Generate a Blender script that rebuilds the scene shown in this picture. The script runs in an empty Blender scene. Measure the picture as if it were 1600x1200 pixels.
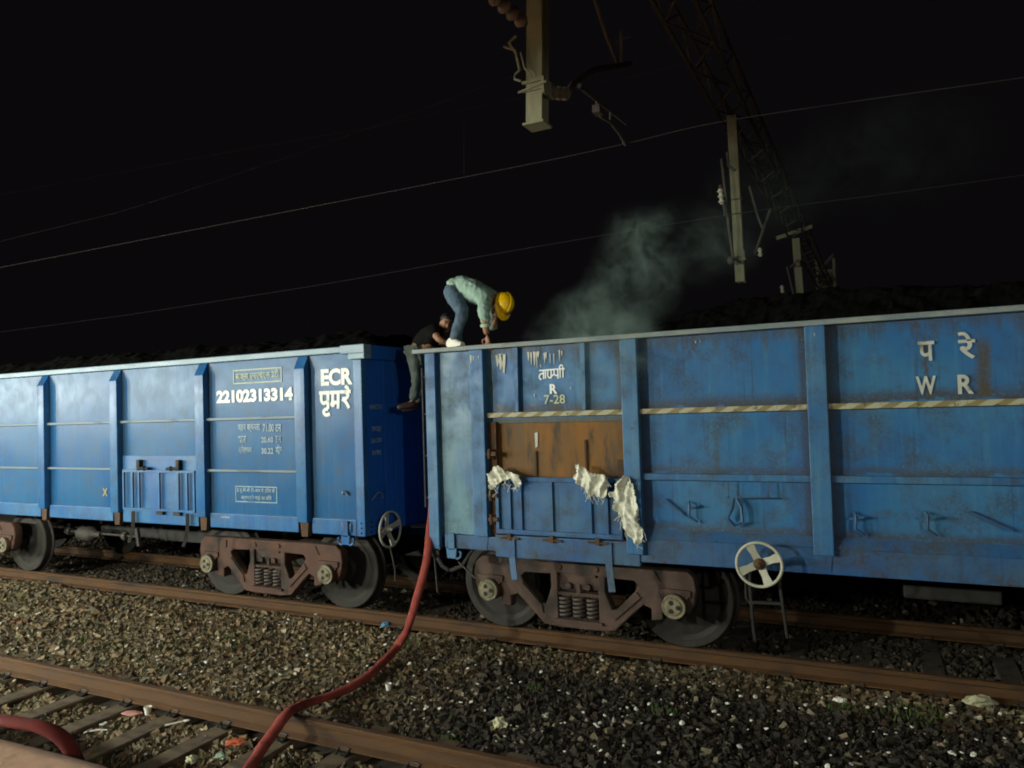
import bpy, bmesh, math, random
import numpy as np
from mathutils import Vector, Matrix, noise

random.seed(7); RNG = np.random.default_rng(7)
S = bpy.context.scene
COL = S.collection
PI = math.pi

# ------------------------------------------------------------------ camera
CAM = np.array([3.8365, -7.4598, 2.4535])
YAW, PITCH, ROLL, FOC = 0.459743, 0.0301429, -0.0313945, 1159.117      # FOC in pixels of a 1600 px wide frame
def _basis():
    cy, sy, cp, sp = math.cos(YAW), math.sin(YAW), math.cos(PITCH), math.sin(PITCH)
    f = np.array([-sy*cp, cy*cp, sp]); r = np.array([cy, sy, 0.0]); u = np.cross(r, f)
    cr, sr = math.cos(ROLL), math.sin(ROLL)
    return cr*r + sr*u, -sr*r + cr*u, f
RIGHT, UP, FWD = _basis()
def ray(u, v): return RIGHT*(u-800)/FOC + UP*(600-v)/FOC + FWD
def atY(u, v, Y):
    d = ray(u, v); return Vector(CAM + d*((Y-CAM[1])/d[1]))
def atX(u, v, X):
    d = ray(u, v); return Vector(CAM + d*((X-CAM[0])/d[0]))
def atZ(u, v, Z):
    d = ray(u, v); return Vector(CAM + d*((Z-CAM[2])/d[2]))
cam = bpy.data.cameras.new('camera'); cam.sensor_width = 36; cam.lens = FOC/1600*36
cam.clip_start = 0.05; cam.clip_end = 900
cam_o = bpy.data.objects.new('camera', cam); COL.objects.link(cam_o)
cam_o.matrix_world = Matrix(((RIGHT[0], UP[0], -FWD[0], CAM[0]), (RIGHT[1], UP[1], -FWD[1], CAM[1]),
                             (RIGHT[2], UP[2], -FWD[2], CAM[2]), (0, 0, 0, 1)))
S.camera = cam_o

# ------------------------------------------------------------------ night sky
w = bpy.data.worlds.new('World'); S.world = w; w.use_nodes = True
bg = w.node_tree.nodes['Background']; bg.inputs[0].default_value = (0.85, 0.72, 0.85, 1); bg.inputs[1].default_value = 0.0036
S.view_settings.view_transform = 'Standard'; S.view_settings.look = 'None'
S.view_settings.exposure = 0.0; S.view_settings.gamma = 1.0; S.view_settings.use_curve_mapping = False
S.cycles.use_denoising = True
S.cycles.max_bounces = 6; S.cycles.volume_bounces = 1; S.cycles.volume_step_rate = 1.0
S.cycles.sample_clamp_indirect = 4
S.cycles.filter_width = 1.9

# the row of tube lamps under the platform canopy (their housings are built with the canopy below)
LAMPS = [(-26.0, .8), (-20.5, 1.0), (-15.0, 1.0), (-10.0, 1.0), (-5.2, 0.95), (9.0, 0.28)]
LAMP_Y, LAMP_Z, LAMP_W = -9.6, 3.62, 2350.0
for lx, k in LAMPS:
    ld = bpy.data.lights.new('tube_lamp', 'POINT'); ld.energy = LAMP_W*k; ld.color = (0.96, 1.0, 0.85); ld.shadow_soft_size = 0.12
    lo = bpy.data.objects.new('tube_lamp', ld); lo.location = (lx, LAMP_Y, LAMP_Z-0.16); COL.objects.link(lo)

# ------------------------------------------------------------------ helpers
def tag(o, label=None, cat=None, group=None, kind=None):
    if label: o['label'] = label
    if cat: o['category'] = cat
    if group: o['group'] = group
    if kind: o['kind'] = kind
    return o
def empty(name, loc, label=None, cat=None, group=None):
    o = bpy.data.objects.new(name, None); o.location = loc; o.empty_display_size = 0.2; COL.objects.link(o)
    return tag(o, label, cat, group)
def wloc(o):
    p = Vector((0, 0, 0))
    while o is not None: p = p + o.location; o = o.parent
    return p
def link_mesh(name, me, m, parent=None, origin=None):
    """me is in world coordinates; a child keeps its thing's origin, a top-level mesh gets `origin`."""
    if m is not None:
        me.materials.clear()
        for mm in (m if isinstance(m, (list, tuple)) else [m]): me.materials.append(mm)
    o = bpy.data.objects.new(name, me); COL.objects.link(o)
    if parent is not None:
        me.transform(Matrix.Translation(-wloc(parent))); o.parent = parent
    elif origin is not None:
        me.transform(Matrix.Translation(-Vector(origin))); o.location = origin
    me.update()
    return o
def smooth(me, ang=40):
    me.polygons.foreach_set('use_smooth', [True]*len(me.polygons))
    try: me.set_sharp_from_angle(angle=math.radians(ang))
    except Exception: pass

class MB:
    def __init__(s): s.v = []; s.f = []
    def add(s, vs, fs):
        n = len(s.v); s.v += [tuple(p) for p in vs]; s.f += [tuple(i+n for i in f) for f in fs]; return s
    def box(s, x0, x1, y0, y1, z0, z1, ch=0.0):
        if ch <= 0:
            return s.add([(x0,y0,z0),(x1,y0,z0),(x1,y1,z0),(x0,y1,z0),(x0,y0,z1),(x1,y0,z1),(x1,y1,z1),(x0,y1,z1)],
                         [(0,3,2,1),(4,5,6,7),(0,1,5,4),(1,2,6,5),(2,3,7,6),(3,0,4,7)])
        bm = bmesh.new(); bmesh.ops.create_cube(bm, size=1)
        bmesh.ops.scale(bm, vec=(x1-x0, y1-y0, z1-z0), verts=bm.verts)
        bmesh.ops.translate(bm, vec=((x0+x1)/2, (y0+y1)/2, (z0+z1)/2), verts=bm.verts)
        bmesh.ops.bevel(bm, geom=bm.edges[:], offset=ch, segments=2, affect='EDGES', profile=0.6)
        bm.verts.index_update(); s.add([p.co[:] for p in bm.verts], [[q.index for q in f.verts] for f in bm.faces]); bm.free(); return s
    def prism(s, poly, axis, a0, a1):
        """poly: 2-D outline extruded along axis ('x','y','z') from a0 to a1"""
        def P(p, a): return {'x': (a, p[0], p[1]), 'y': (p[0], a, p[1]), 'z': (p[0], p[1], a)}[axis]
        n = len(poly)
        return s.add([P(p, a0) for p in poly]+[P(p, a1) for p in poly],
                     [tuple(range(n))[::-1], tuple(range(n, 2*n))]+[(i, (i+1)%n, n+(i+1)%n, n+i) for i in range(n)])
    def tube(s, pts, r, n=8, caps=True, closed=False, flat=1.0):
        pts = [Vector(p) for p in pts]; m = len(pts)
        rs = r if isinstance(r, (list, tuple)) else [r]*m
        base = len(s.v); up = None
        for i, p in enumerate(pts):
            if closed: t = pts[(i+1) % m]-pts[i-1]
            else: t = pts[min(i+1, m-1)]-pts[max(i-1, 0)]
            if t.length < 1e-9: t = Vector((0, 0, 1))
            t.normalize()
            if up is None: up = Vector((0, 0, 1)) if abs(t.z) < 0.9 else Vector((1, 0, 0))
            a = up - t*up.dot(t)
            if a.length < 1e-6: a = t.orthogonal()
            a.normalize(); b = t.cross(a); up = a
            for k in range(n):
                an = 2*PI*k/n; s.v.append(tuple(p + (a*math.cos(an)*flat+b*math.sin(an))*rs[i]))
        for i in range(m if closed else m-1):
            j = (i+1) % m
            for k in range(n): s.f.append((base+i*n+k, base+i*n+(k+1) % n, base+j*n+(k+1) % n, base+j*n+k))
        if caps and not closed:
            s.f.append(tuple(base+k for k in range(n))[::-1]); s.f.append(tuple(base+(m-1)*n+k for k in range(n)))
        return s
    def bar(s, a, b, w, h=None):
        """square bar from a to b"""
        h = h or w; a, b = Vector(a), Vector(b); t = (b-a).normalized()
        u = Vector((0, 0, 1)) if abs(t.z) < 0.95 else Vector((0, 1, 0))
        x = t.cross(u).normalized(); y = x.cross(t)
        q = [x*w/2+y*h/2, -x*w/2+y*h/2, -x*w/2-y*h/2, x*w/2-y*h/2]
        return s.add([a+p for p in q]+[b+p for p in q], [(3,2,1,0),(4,5,6,7)]+[(i,(i+1)%4,4+(i+1)%4,4+i) for i in range(4)])
    def lathe(s, prof, c, axis='y', n=32):
        """prof: (radius, offset along axis)"""
        base = len(s.v); m = len(prof)
        for r, a in prof:
            for k in range(n):
                t = 2*PI*k/n; q, p = r*math.cos(t), r*math.sin(t)
                s.v.append({'y': (c[0]+q, c[1]+a, c[2]+p), 'x': (c[0]+a, c[1]+q, c[2]+p), 'z': (c[0]+q, c[1]+p, c[2]+a)}[axis])
        for i in range(m-1):
            for k in range(n): s.f.append((base+i*n+k, base+(i+1)*n+k, base+(i+1)*n+(k+1) % n, base+i*n+(k+1) % n))
        s.f.append(tuple(base+k for k in range(n))); s.f.append(tuple(base+(m-1)*n+k for k in range(n))[::-1])
        return s
    def ball(s, c, r, n=2):
        bm = bmesh.new(); bmesh.ops.create_icosphere(bm, subdivisions=n, radius=1)
        r = r if isinstance(r, (tuple, list)) else (r, r, r)
        s.add([(c[0]+p.co.x*r[0], c[1]+p.co.y*r[1], c[2]+p.co.z*r[2]) for p in bm.verts], [[q.index for q in f.verts] for f in bm.faces]); bm.free(); return s
    def mesh(s, name, sm=None):
        me = bpy.data.meshes.new(name); me.from_pydata(s.v, [], s.f)
        bm = bmesh.new(); bm.from_mesh(me); bmesh.ops.recalc_face_normals(bm, faces=bm.faces); bm.to_mesh(me); bm.free()
        if sm: smooth(me, sm)
        return me
    def build(s, name, m, parent=None, sm=None, origin=None, bevel=0):
        me = s.mesh(name, sm)
        if bevel:
            bm = bmesh.new(); bm.from_mesh(me)
            bmesh.ops.bevel(bm, geom=[e for e in bm.edges if len(e.link_faces) == 2 and e.calc_face_angle(0) > 0.5], offset=bevel, segments=2, affect='EDGES', profile=0.6, clamp_overlap=True)
            bm.to_mesh(me); bm.free(); smooth(me, 35)
        return link_mesh(name, me, m, parent, origin)

# ------------------------------------------------------------------ materials
class NT:
    def __init__(s, name):
        s.m = bpy.data.materials.new(name); s.m.use_nodes = True; s.t = s.m.node_tree; s.t.nodes.clear()
        s.out = s.n('ShaderNodeOutputMaterial')
    def n(s, typ, **kw):
        nd = s.t.nodes.new(typ)
        for k, v in kw.items():
            if k.startswith('i_'):
                key = k[2:]; key = int(key) if key.isdigit() else key
                s.set(nd, key, v)
            else: setattr(nd, k, v)
        return nd
    def set(s, nd, key, v):
        if hasattr(v, 'is_linked') or isinstance(v, bpy.types.NodeSocket): s.t.links.new(v, nd.inputs[key])
        else: nd.inputs[key].default_value = v
    def obj(s): return s.n('ShaderNodeTexCoord').outputs['Object']
    def mapping(s, vec, scale=(1, 1, 1), loc=(0, 0, 0)):
        nd = s.n('ShaderNodeMapping'); s.t.links.new(vec, nd.inputs[0]); nd.inputs['Scale'].default_value = scale; nd.inputs['Location'].default_value = loc
        return nd.outputs[0]
    def noise(s, vec, scale, detail=4, rough=0.6, dist=0.0):
        nd = s.n('ShaderNodeTexNoise'); s.t.links.new(vec, nd.inputs['Vector'])
        nd.inputs['Scale'].default_value = scale; nd.inputs['Detail'].default_value = detail; nd.inputs['Roughness'].default_value = rough; nd.inputs['Distortion'].default_value = dist
        return nd.outputs['Fac']
    def rng(s, v, a, b, c=0.0, d=1.0, smoothstep=True):
        nd = s.n('ShaderNodeMapRange'); nd.interpolation_type = 'SMOOTHSTEP' if smoothstep else 'LINEAR'
        s.set(nd, 0, v)
        for i, q in enumerate((a, b, c, d)): nd.inputs[i+1].default_value = q
        return nd.outputs[0]
    def math(s, op, a, b=0.0, clamp=False):
        nd = s.n('ShaderNodeMath', operation=op); nd.use_clamp = clamp; s.set(nd, 0, a); s.set(nd, 1, b); return nd.outputs[0]
    def mix(s, fac, a, b):
        nd = s.n('ShaderNodeMix', data_type='RGBA'); s.set(nd, 0, fac)
        for k, c in ((6, a), (7, b)): s.set(nd, k, c if not isinstance(c, tuple) or len(c) == 4 else (*c, 1))
        return nd.outputs[2]
    def sep(s, vec):
        nd = s.n('ShaderNodeSeparateXYZ'); s.t.links.new(vec, nd.inputs[0]); return nd.outputs
    def bump(s, h, strength=0.3, dist=0.01):
        nd = s.n('ShaderNodeBump'); s.t.links.new(h, nd.inputs['Height']); nd.inputs['Strength'].default_value = strength; nd.inputs['Distance'].default_value = dist
        return nd.outputs[0]
    def bsdf(s, color, rough=0.6, metal=0.0, normal=None, spec=0.5, **kw):
        b = s.n('ShaderNodeBsdfPrincipled')
        s.set(b, 'Base Color', color if not isinstance(color, tuple) or len(color) == 4 else (*color, 1)); s.set(b, 'Roughness', rough); s.set(b, 'Metallic', metal)
        b.inputs['Specular IOR Level'].default_value = spec
        if normal is not None: s.t.links.new(normal, b.inputs['Normal'])
        for k, v in kw.items(): s.set(b, k, v)
        s.t.links.new(b.outputs[0], s.out.inputs[0]); return s.m

def grain(name, c1, c2, scale=8, rough=0.7, metal=0.0, bump=0.25, c3=None, scale3=2.0, lo3=0.55, hi3=0.7, spec=0.4, stretch=(1, 1, 1)):
    t = NT(name); p = t.mapping(t.obj(), stretch)
    n = t.noise(p, scale, 6, 0.65); col = t.mix(t.rng(n, 0.3, 0.7), c1, c2)
    if c3: col = t.mix(t.rng(t.noise(p, scale3, 5, 0.6), lo3, hi3), col, c3)
    fine = t.noise(p, scale*7, 3, 0.6)
    return t.bsdf(col, t.rng(n, 0.2, 0.8, rough-0.1, min(1, rough+0.12)), metal, t.bump(fine, bump, 0.006), spec)

def paint(name, base, pale, dirt, rust, dust=0.35, streak=0.35, dirtamt=0.4, rustamt=0.62, rough=0.42, ledges=(), seed=0.0, bmp=0.10, spec=0.42, rvar=0.2, posts=None, top=0.0, runs=()):
    """weathered wagon paint: faded patches, vertical run marks, dirt lying on the ledges, rust spots"""
    t = NT(name); p0 = t.obj(); p = t.mapping(p0, (1, 1, 1), (seed, seed*0.7, seed*0.3)); z = t.sep(p0)[2]
    big = t.noise(p, 1.1, 5, 0.6, 0.3); mid = t.noise(p, 4.5, 6, 0.65, 0.2); fine = t.noise(p, 46, 4, 0.7)
    run = t.noise(t.mapping(p, (11, 11, 0.55)), 1.6, 4, 0.65)
    run2 = t.noise(t.mapping(p, (34, 34, 0.9)), 1.0, 3, 0.6)
    col = t.mix(t.rng(big, 0.36, 0.68, 0, dust), base, pale)
    col = t.mix(t.rng(run, 0.5, 0.72, 0, streak), col, pale)
    col = t.mix(t.rng(run2, 0.58, 0.74, 0, streak), col, tuple(c*0.45 for c in base))
    col = t.mix(t.math('MULTIPLY', t.rng(mid, 0.42, 0.7, 0, dirtamt), t.rng(fine, 0.3, 0.6)), col, dirt)
    for zz, hh, amt in ledges:                                           # dirt heaped on a ledge: a ragged band above it
        zz2 = t.math('ADD', z, t.math('MULTIPLY', t.math('SUBTRACT', mid, 0.5), hh*1.6))
        band = t.math('MULTIPLY', t.rng(zz2, zz-0.005, zz+0.006), t.rng(zz2, zz+0.02, zz+hh, 1, 0))
        col = t.mix(t.math('MULTIPLY', t.math('MULTIPLY', band, amt), t.rng(t.math('ADD', fine, t.math('MULTIPLY', run, .35)), .45, .72, .25, 1)), col, dirt)
    if posts:                                                            # darker ragged band beside the posts
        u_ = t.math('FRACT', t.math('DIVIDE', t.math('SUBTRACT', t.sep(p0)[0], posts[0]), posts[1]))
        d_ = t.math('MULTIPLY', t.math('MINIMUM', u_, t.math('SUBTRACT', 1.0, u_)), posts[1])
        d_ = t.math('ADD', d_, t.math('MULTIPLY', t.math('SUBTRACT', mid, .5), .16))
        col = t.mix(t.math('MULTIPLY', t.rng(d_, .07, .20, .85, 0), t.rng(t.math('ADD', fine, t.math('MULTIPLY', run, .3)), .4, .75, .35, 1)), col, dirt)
    if top:                                                              # darker ragged band towards the rim
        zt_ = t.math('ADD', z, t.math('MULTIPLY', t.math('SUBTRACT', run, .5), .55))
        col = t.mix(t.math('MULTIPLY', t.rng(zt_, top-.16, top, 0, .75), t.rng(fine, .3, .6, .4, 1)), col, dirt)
    for rx, rz0, rz1, rw, ra in runs:                                    # brown stains run down from the rim
        dx_ = t.math('ABSOLUTE', t.math('SUBTRACT', t.math('ADD', t.sep(p0)[0], t.math('MULTIPLY', t.math('SUBTRACT', mid, .5), .07)), rx))
        sm_ = t.math('MULTIPLY', t.rng(dx_, rw*.2, rw, 1, 0), t.math('MULTIPLY', t.rng(z, rz0-.02, rz0+.03), t.rng(z, rz1-.2, rz1, 1, 0)))
        col = t.mix(t.math('MULTIPLY', t.math('MULTIPLY', sm_, ra), t.rng(fine, .3, .55, .45, 1)), col, (0.055, 0.042, 0.018))
    rm = t.math('MULTIPLY', t.rng(t.noise(p, 7.0, 6, 0.7, 0.4), rustamt, rustamt+0.07), t.rng(fine, 0.38, 0.55))
    col = t.mix(rm, col, rust)
    hgt = t.math('ADD', t.math('MULTIPLY', mid, 0.8), t.math('MULTIPLY', fine, 0.25))
    return t.bsdf(col, t.rng(mid, 0.3, 0.75, rough-0.2*rvar, rough+rvar), 0.0, t.bump(hgt, bmp, 0.012), spec)

BLUE1, PALE1 = (0.006, 0.080, 0.225), (0.022, 0.120, 0.250)
BLUE2, PALE2 = (0.0070, 0.098, 0.285), (0.042, 0.175, 0.300)
DIRT, RUST = (0.040, 0.033, 0.028), (0.075, 0.034, 0.016)
M = {}
M['blue1'] = paint('clean_blue_paint', BLUE1, PALE1, (0.05, 0.065, 0.08), RUST, 0.5, 0.6, 0.5, 0.71, 0.30, (), 0.0, 0.012, 0.15, 0.06, posts=(-2.2+6.5-1.648*8, 1.648))
M['blue1p'] = paint('clean_blue_post_paint', (0.012, 0.092, 0.280), (0.05, 0.17, 0.33), (0.03, 0.04, 0.05), RUST, 0.7, 0.5, 0.55, 0.67, 0.34, (), 3.1, 0.03, .32, .08)
M['end1'] = paint('deep_blue_end_paint', (0.011, 0.105, 0.45), (0.022, 0.135, 0.47), (0.03, 0.05, 0.09), RUST, 0.3, 0.2, 0.3, 0.72, 0.38, (), 9.0)
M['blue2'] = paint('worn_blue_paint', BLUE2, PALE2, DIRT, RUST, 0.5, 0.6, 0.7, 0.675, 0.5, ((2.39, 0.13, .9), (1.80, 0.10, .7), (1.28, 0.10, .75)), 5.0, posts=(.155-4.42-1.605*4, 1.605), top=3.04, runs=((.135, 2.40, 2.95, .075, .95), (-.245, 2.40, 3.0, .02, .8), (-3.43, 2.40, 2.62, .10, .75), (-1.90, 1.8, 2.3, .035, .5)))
M['blue2c'] = paint('worn_blue_corner_paint', (0.014, 0.092, 0.235), (0.10, 0.22, 0.24), DIRT, RUST, 0.85, 0.6, 0.7, 0.66, 0.45, (), 12.0, 0.05)
M['blue2p'] = paint('worn_blue_post_paint', (0.013, 0.100, 0.268), (0.070, 0.185, 0.290), DIRT, RUST, 0.6, 0.7, 0.7, 0.66, 0.5, (), 1.7)
M['sill2'] = paint('rusty_blue_sill_paint', (0.010, 0.070, 0.220), (0.045, 0.105, 0.165), (0.040, 0.034, 0.026), (0.07, 0.034, 0.016), 0.8, 0.5, 1.0, 0.63, 0.55, (), 2.2)
M['door2'] = paint('dusty_blue_door_paint', (0.008, 0.080, 0.235), (0.045, 0.125, 0.21), (0.04, 0.036, 0.032), (0.08, 0.045, 0.025), 0.7, 0.6, 0.8, 0.60, 0.55, (), 7.7)
M['strip1'] = grain('grey_blue_ledge', (0.085, 0.135, 0.18), (0.13, 0.19, 0.235), 6, 0.5, c3=(0.06, 0.08, 0.1), scale3=3, stretch=(.5, 2, 2))
M['cope2'] = grain('grey_blue_coping', (0.13, 0.175, 0.20), (0.23, 0.26, 0.24), 9, 0.55, c3=(0.12, 0.10, 0.06), scale3=3.5, stretch=(0.5, 2, 2))
M['cope1'] = grain('pale_blue_coping', (0.14, 0.23, 0.31), (0.20, 0.29, 0.35), 5, 0.42, c3=(0.12, 0.2, 0.3), scale3=2.0, stretch=(0.5, 2, 2), bump=0.1)
M['rustplate'] = grain('rusty_orange_plate', (0.100, 0.056, 0.018), (0.210, 0.094, 0.019), 1.7, 0.75, c3=(0.055, 0.036, 0.022), scale3=3.1, lo3=0.50, hi3=0.68, stretch=(2.4, 1, 0.6))
M['rust'] = grain('brown_rust', (0.045, 0.024, 0.013), (0.095, 0.048, 0.024), 9, 0.85)
M['grimeband'] = grain('grey_grimy_band', (0.055, 0.064, 0.062), (0.09, 0.10, 0.095), 7, 0.7, stretch=(3, 1, .6))
M['bogie'] = grain('reddish_bogie_paint', (0.054, 0.024, 0.016), (0.090, 0.042, 0.029), 5, 0.8, c3=(0.022, 0.016, 0.012), scale3=3.0, lo3=0.48, hi3=0.66)
M['bogie2'] = grain('brown_grey_bogie_paint', (0.048, 0.027, 0.020), (0.088, 0.052, 0.040), 5, 0.8, c3=(0.024, 0.018, 0.014), scale3=3.0, lo3=0.46, hi3=0.66)
M['wheel'] = grain('dull_wheel_steel', (0.014, 0.0125, 0.011), (0.030, 0.026, 0.022), 6, 0.7, 0.25)
M['spring'] = grain('dark_spring_steel', (0.045, 0.034, 0.03), (0.08, 0.063, 0.055), 12, 0.65, 0.2)
M['cap'] = grain('oily_cream_cap', (0.11, 0.095, 0.055), (0.20, 0.18, 0.11), 14, 0.55, c3=(0.05, 0.04, 0.022), scale3=9)
M['dark'] = grain('dark_grimy_iron', (0.008, 0.0075, 0.007), (0.018, 0.016, 0.014), 8, 0.7)
M['iron'] = grain('grey_brown_iron', (0.026, 0.022, 0.019), (0.052, 0.045, 0.038), 10, 0.7)
M['handw'] = grain('cream_handwheel_paint', (0.34, 0.335, 0.265), (0.44, 0.43, 0.345), 8, 0.5, c3=(0.3, 0.26, 0.16), scale3=6, lo3=.6, hi3=.75)
M['white'] = grain('white_lettering_paint', (0.70, 0.74, 0.74), (0.82, 0.85, 0.84), 16, 0.6, c3=(0.42, 0.48, 0.42), scale3=8, lo3=.58, hi3=.72, bump=0.05)
M['faded'] = grain('faded_lettering_paint', (0.22, 0.32, 0.38), (0.36, 0.45, 0.48), 16, 0.65, c3=(0.12, 0.22, 0.33), scale3=9, lo3=.5, hi3=.65, bump=0.05)
M['worn'] = grain('worn_white_lettering_paint', (0.38, 0.40, 0.36), (0.52, 0.54, 0.48), 12, 0.65, c3=(0.22, 0.22, 0.15), scale3=6, lo3=.55, hi3=.7, bump=0.05)
M['olive'] = grain('olive_stained_lettering', (0.36, 0.42, 0.30), (0.48, 0.52, 0.38), 12, 0.65, c3=(0.2, 0.21, 0.1), scale3=7, bump=0.05)
M['yellow'] = grain('yellow_stencil_paint', (0.26, 0.23, 0.08), (0.36, 0.31, 0.12), 20, 0.6, bump=0.05)
M['rail'] = grain('rusty_rail', (0.045, 0.019, 0.0055), (0.080, 0.036, 0.010), 7, 0.8, 0.05, c3=(0.026, 0.014, 0.008), scale3=2.2, stretch=(0.4, 2, 2))
M['sleeper'] = grain('dirty_concrete', (0.062, 0.042, 0.024), (0.105, 0.074, 0.044), 6, 0.9, c3=(0.036, 0.024, 0.015), scale3=2.6)
M['sleeperd'] = grain('shaded_concrete', (0.028, 0.021, 0.015), (0.050, 0.038, 0.026), 6, 0.9, c3=(0.016, 0.012, 0.009), scale3=2.6)  # darker copy of the sleeper concrete, with the shade under the wagons in its colour
M['ground'] = grain('dark_ground', (0.022, 0.018, 0.014), (0.05, 0.04, 0.03), 12, 0.95)
M['platform'] = grain('brown_platform_paving', (0.34, 0.205, 0.14), (0.44, 0.275, 0.19), 14, 0.85, c3=(0.25, 0.15, 0.10), scale3=5)
M['coal'] = grain('coal', (0.0014, 0.0013, 0.0012), (0.005, 0.0046, 0.0042), 16, 0.8, bump=0.6, spec=0.08)
M['cloth'] = grain('torn_white_sacking', (0.56, 0.56, 0.46), (0.70, 0.70, 0.60), 7, 0.85, c3=(0.42, 0.41, 0.32), scale3=9, lo3=.55, hi3=.72)
M['skin'] = grain('skin', (0.23, 0.115, 0.065), (0.30, 0.155, 0.09), 10, 0.55, bump=0.05)
M['shirt'] = grain('pale_green_shirt', (0.215, 0.345, 0.295), (0.29, 0.425, 0.365), 5, 0.9, bump=0.2)
M['cuff'] = grain('lighter_green_cuff', (0.34, 0.46, 0.36), (0.40, 0.52, 0.42), 6, 0.9)
M['jeans'] = grain('blue_denim', (0.050, 0.090, 0.145), (0.085, 0.135, 0.190), 9, 0.9, c3=(0.14, 0.19, 0.23), scale3=3.2, lo3=.56, hi3=.72)
M['jeansg'] = grain('grey_denim', (0.040, 0.052, 0.049), (0.070, 0.086, 0.078), 8, 0.9, c3=(0.038, 0.052, 0.052), scale3=4)
M['black'] = grain('black_tshirt', (0.004, 0.004, 0.0038), (0.007, 0.0068, 0.006), 8, 0.95, spec=0.1)
M['hair'] = grain('black_hair', (0.006, 0.005, 0.005), (0.014, 0.012, 0.011), 40, 0.6)
M['shoe'] = grain('white_shoe', (0.62, 0.62, 0.55), (0.75, 0.74, 0.66), 8, 0.7)
M['shoeg'] = grain('dark_shoe_panel', (0.06, 0.065, 0.055), (0.09, 0.09, 0.08), 8, 0.7)
M['shoed'] = grain('dark_brown_shoe', (0.022, 0.012, 0.010), (0.04, 0.02, 0.015), 8, 0.6)
M['concrete'] = grain('galvanised_post', (0.120, 0.122, 0.072), (0.180, 0.178, 0.108), 5, 0.7, c3=(0.10, 0.105, 0.07), scale3=2.5, stretch=(2, 2, .5))
M['gantry'] = grain('dull_gantry_steel', (0.045, 0.040, 0.036), (0.075, 0.066, 0.058), 6, 0.8)
M['insul'] = grain('brown_insulator', (0.10, 0.075, 0.055), (0.14, 0.105, 0.078), 6, 0.6)
M['wire'] = grain('dull_copper_wire', (0.022, 0.019, 0.017), (0.032, 0.028, 0.024), 3, 0.7, 0.0)
M['blueplastic'] = grain('blue_plastic', (0.05, 0.17, 0.30), (0.10, 0.26, 0.40), 20, 0.5)
M['pink'] = grain('pink_wrapper', (0.36, 0.16, 0.14), (0.42, 0.20, 0.17), 14, 0.6)
M['orange'] = grain('orange_wrapper', (0.36, 0.075, 0.03), (0.45, 0.11, 0.05), 14, 0.55)
M['palebag'] = grain('pale_sack', (0.36, 0.35, 0.22), (0.48, 0.46, 0.32), 14, 0.8, c3=(0.2, 0.18, 0.1), scale3=10)
M['palegreen'] = grain('pale_green_plastic', (0.16, 0.24, 0.17), (0.25, 0.32, 0.24), 14, 0.6)
M['paper'] = grain('white_paper', (0.62, 0.60, 0.54), (0.75, 0.73, 0.66), 14, 0.8)
M['housing'] = grain('white_lamp_housing', (0.6, 0.6, 0.58), (0.65, 0.65, 0.62), 5, 0.5)
M['weed'] = grain('weed_leaf', (0.035, 0.070, 0.012), (0.06, 0.10, 0.02), 30, 0.8)
t = NT('yellow_helmet_plastic'); M['helmet'] = t.bsdf(t.mix(t.rng(t.noise(t.obj(), 9, 4), .4, .7, 0, .3), (0.97, 0.60, 0.003), (0.90, 0.53, 0.005)), 0.42)
t = NT('lit_tube'); e = t.n('ShaderNodeEmission'); e.inputs[0].default_value = (1, .95, .8, 1); e.inputs[1].default_value = 6; t.t.links.new(e.outputs[0], t.out.inputs[0]); M['tube'] = t.m
# red fire hose: woven jacket
t = NT('red_hose_fabric'); p = t.obj(); n1 = t.noise(p, 5, 5); n2 = t.noise(p, 130, 3); n3 = t.noise(p, 17, 6, .7)
hc_ = t.mix(t.rng(n1, .35, .7, 0, .6), (0.255, 0.054, 0.045), (0.15, 0.028, 0.024)); hc_ = t.mix(t.rng(n3, .52, .66, 0, .65), hc_, (0.075, 0.03, 0.022))
M['hose'] = t.bsdf(hc_, 0.9, 0, t.bump(t.math('ADD', n2, t.math('MULTIPLY', n3, .8)), 0.45, 0.006), 0.15)
M['hose2'] = grain('dark_red_hose_fabric', (0.085, 0.014, 0.014), (0.13, 0.020, 0.018), 9, 0.9, spec=.2)
# stiffener painted in slanting pale and dull yellow blocks
t = NT('worn_striped_paint'); p = t.obj(); x, y, z = t.sep(p)
q = t.math('ADD', t.math('MULTIPLY', x, 5.2), t.math('MULTIPLY', z, -9.0))
q = t.math('ADD', q, t.math('MULTIPLY', t.noise(p, 3.0, 2), 0.5))
fr = t.math('FRACT', q); band = t.math('MULTIPLY', t.rng(fr, 0.0, 0.07), t.rng(fr, 0.45, 0.54, 1, 0))
col = t.mix(band, (0.36, 0.355, 0.25), (0.20, 0.17, 0.075))
wear = t.noise(p, 4.0, 6, 0.7); col = t.mix(t.rng(wear, .55, .66, 0, .8), col, (0.20, 0.15, 0.06)); col = t.mix(t.rng(t.noise(p, 18, 5, .7), .58, .66, 0, .8), col, (0.09, 0.075, 0.05))
M['stripe'] = t.bsdf(col, 0.65, 0, t.bump(wear, .2, .006), .4)
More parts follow.
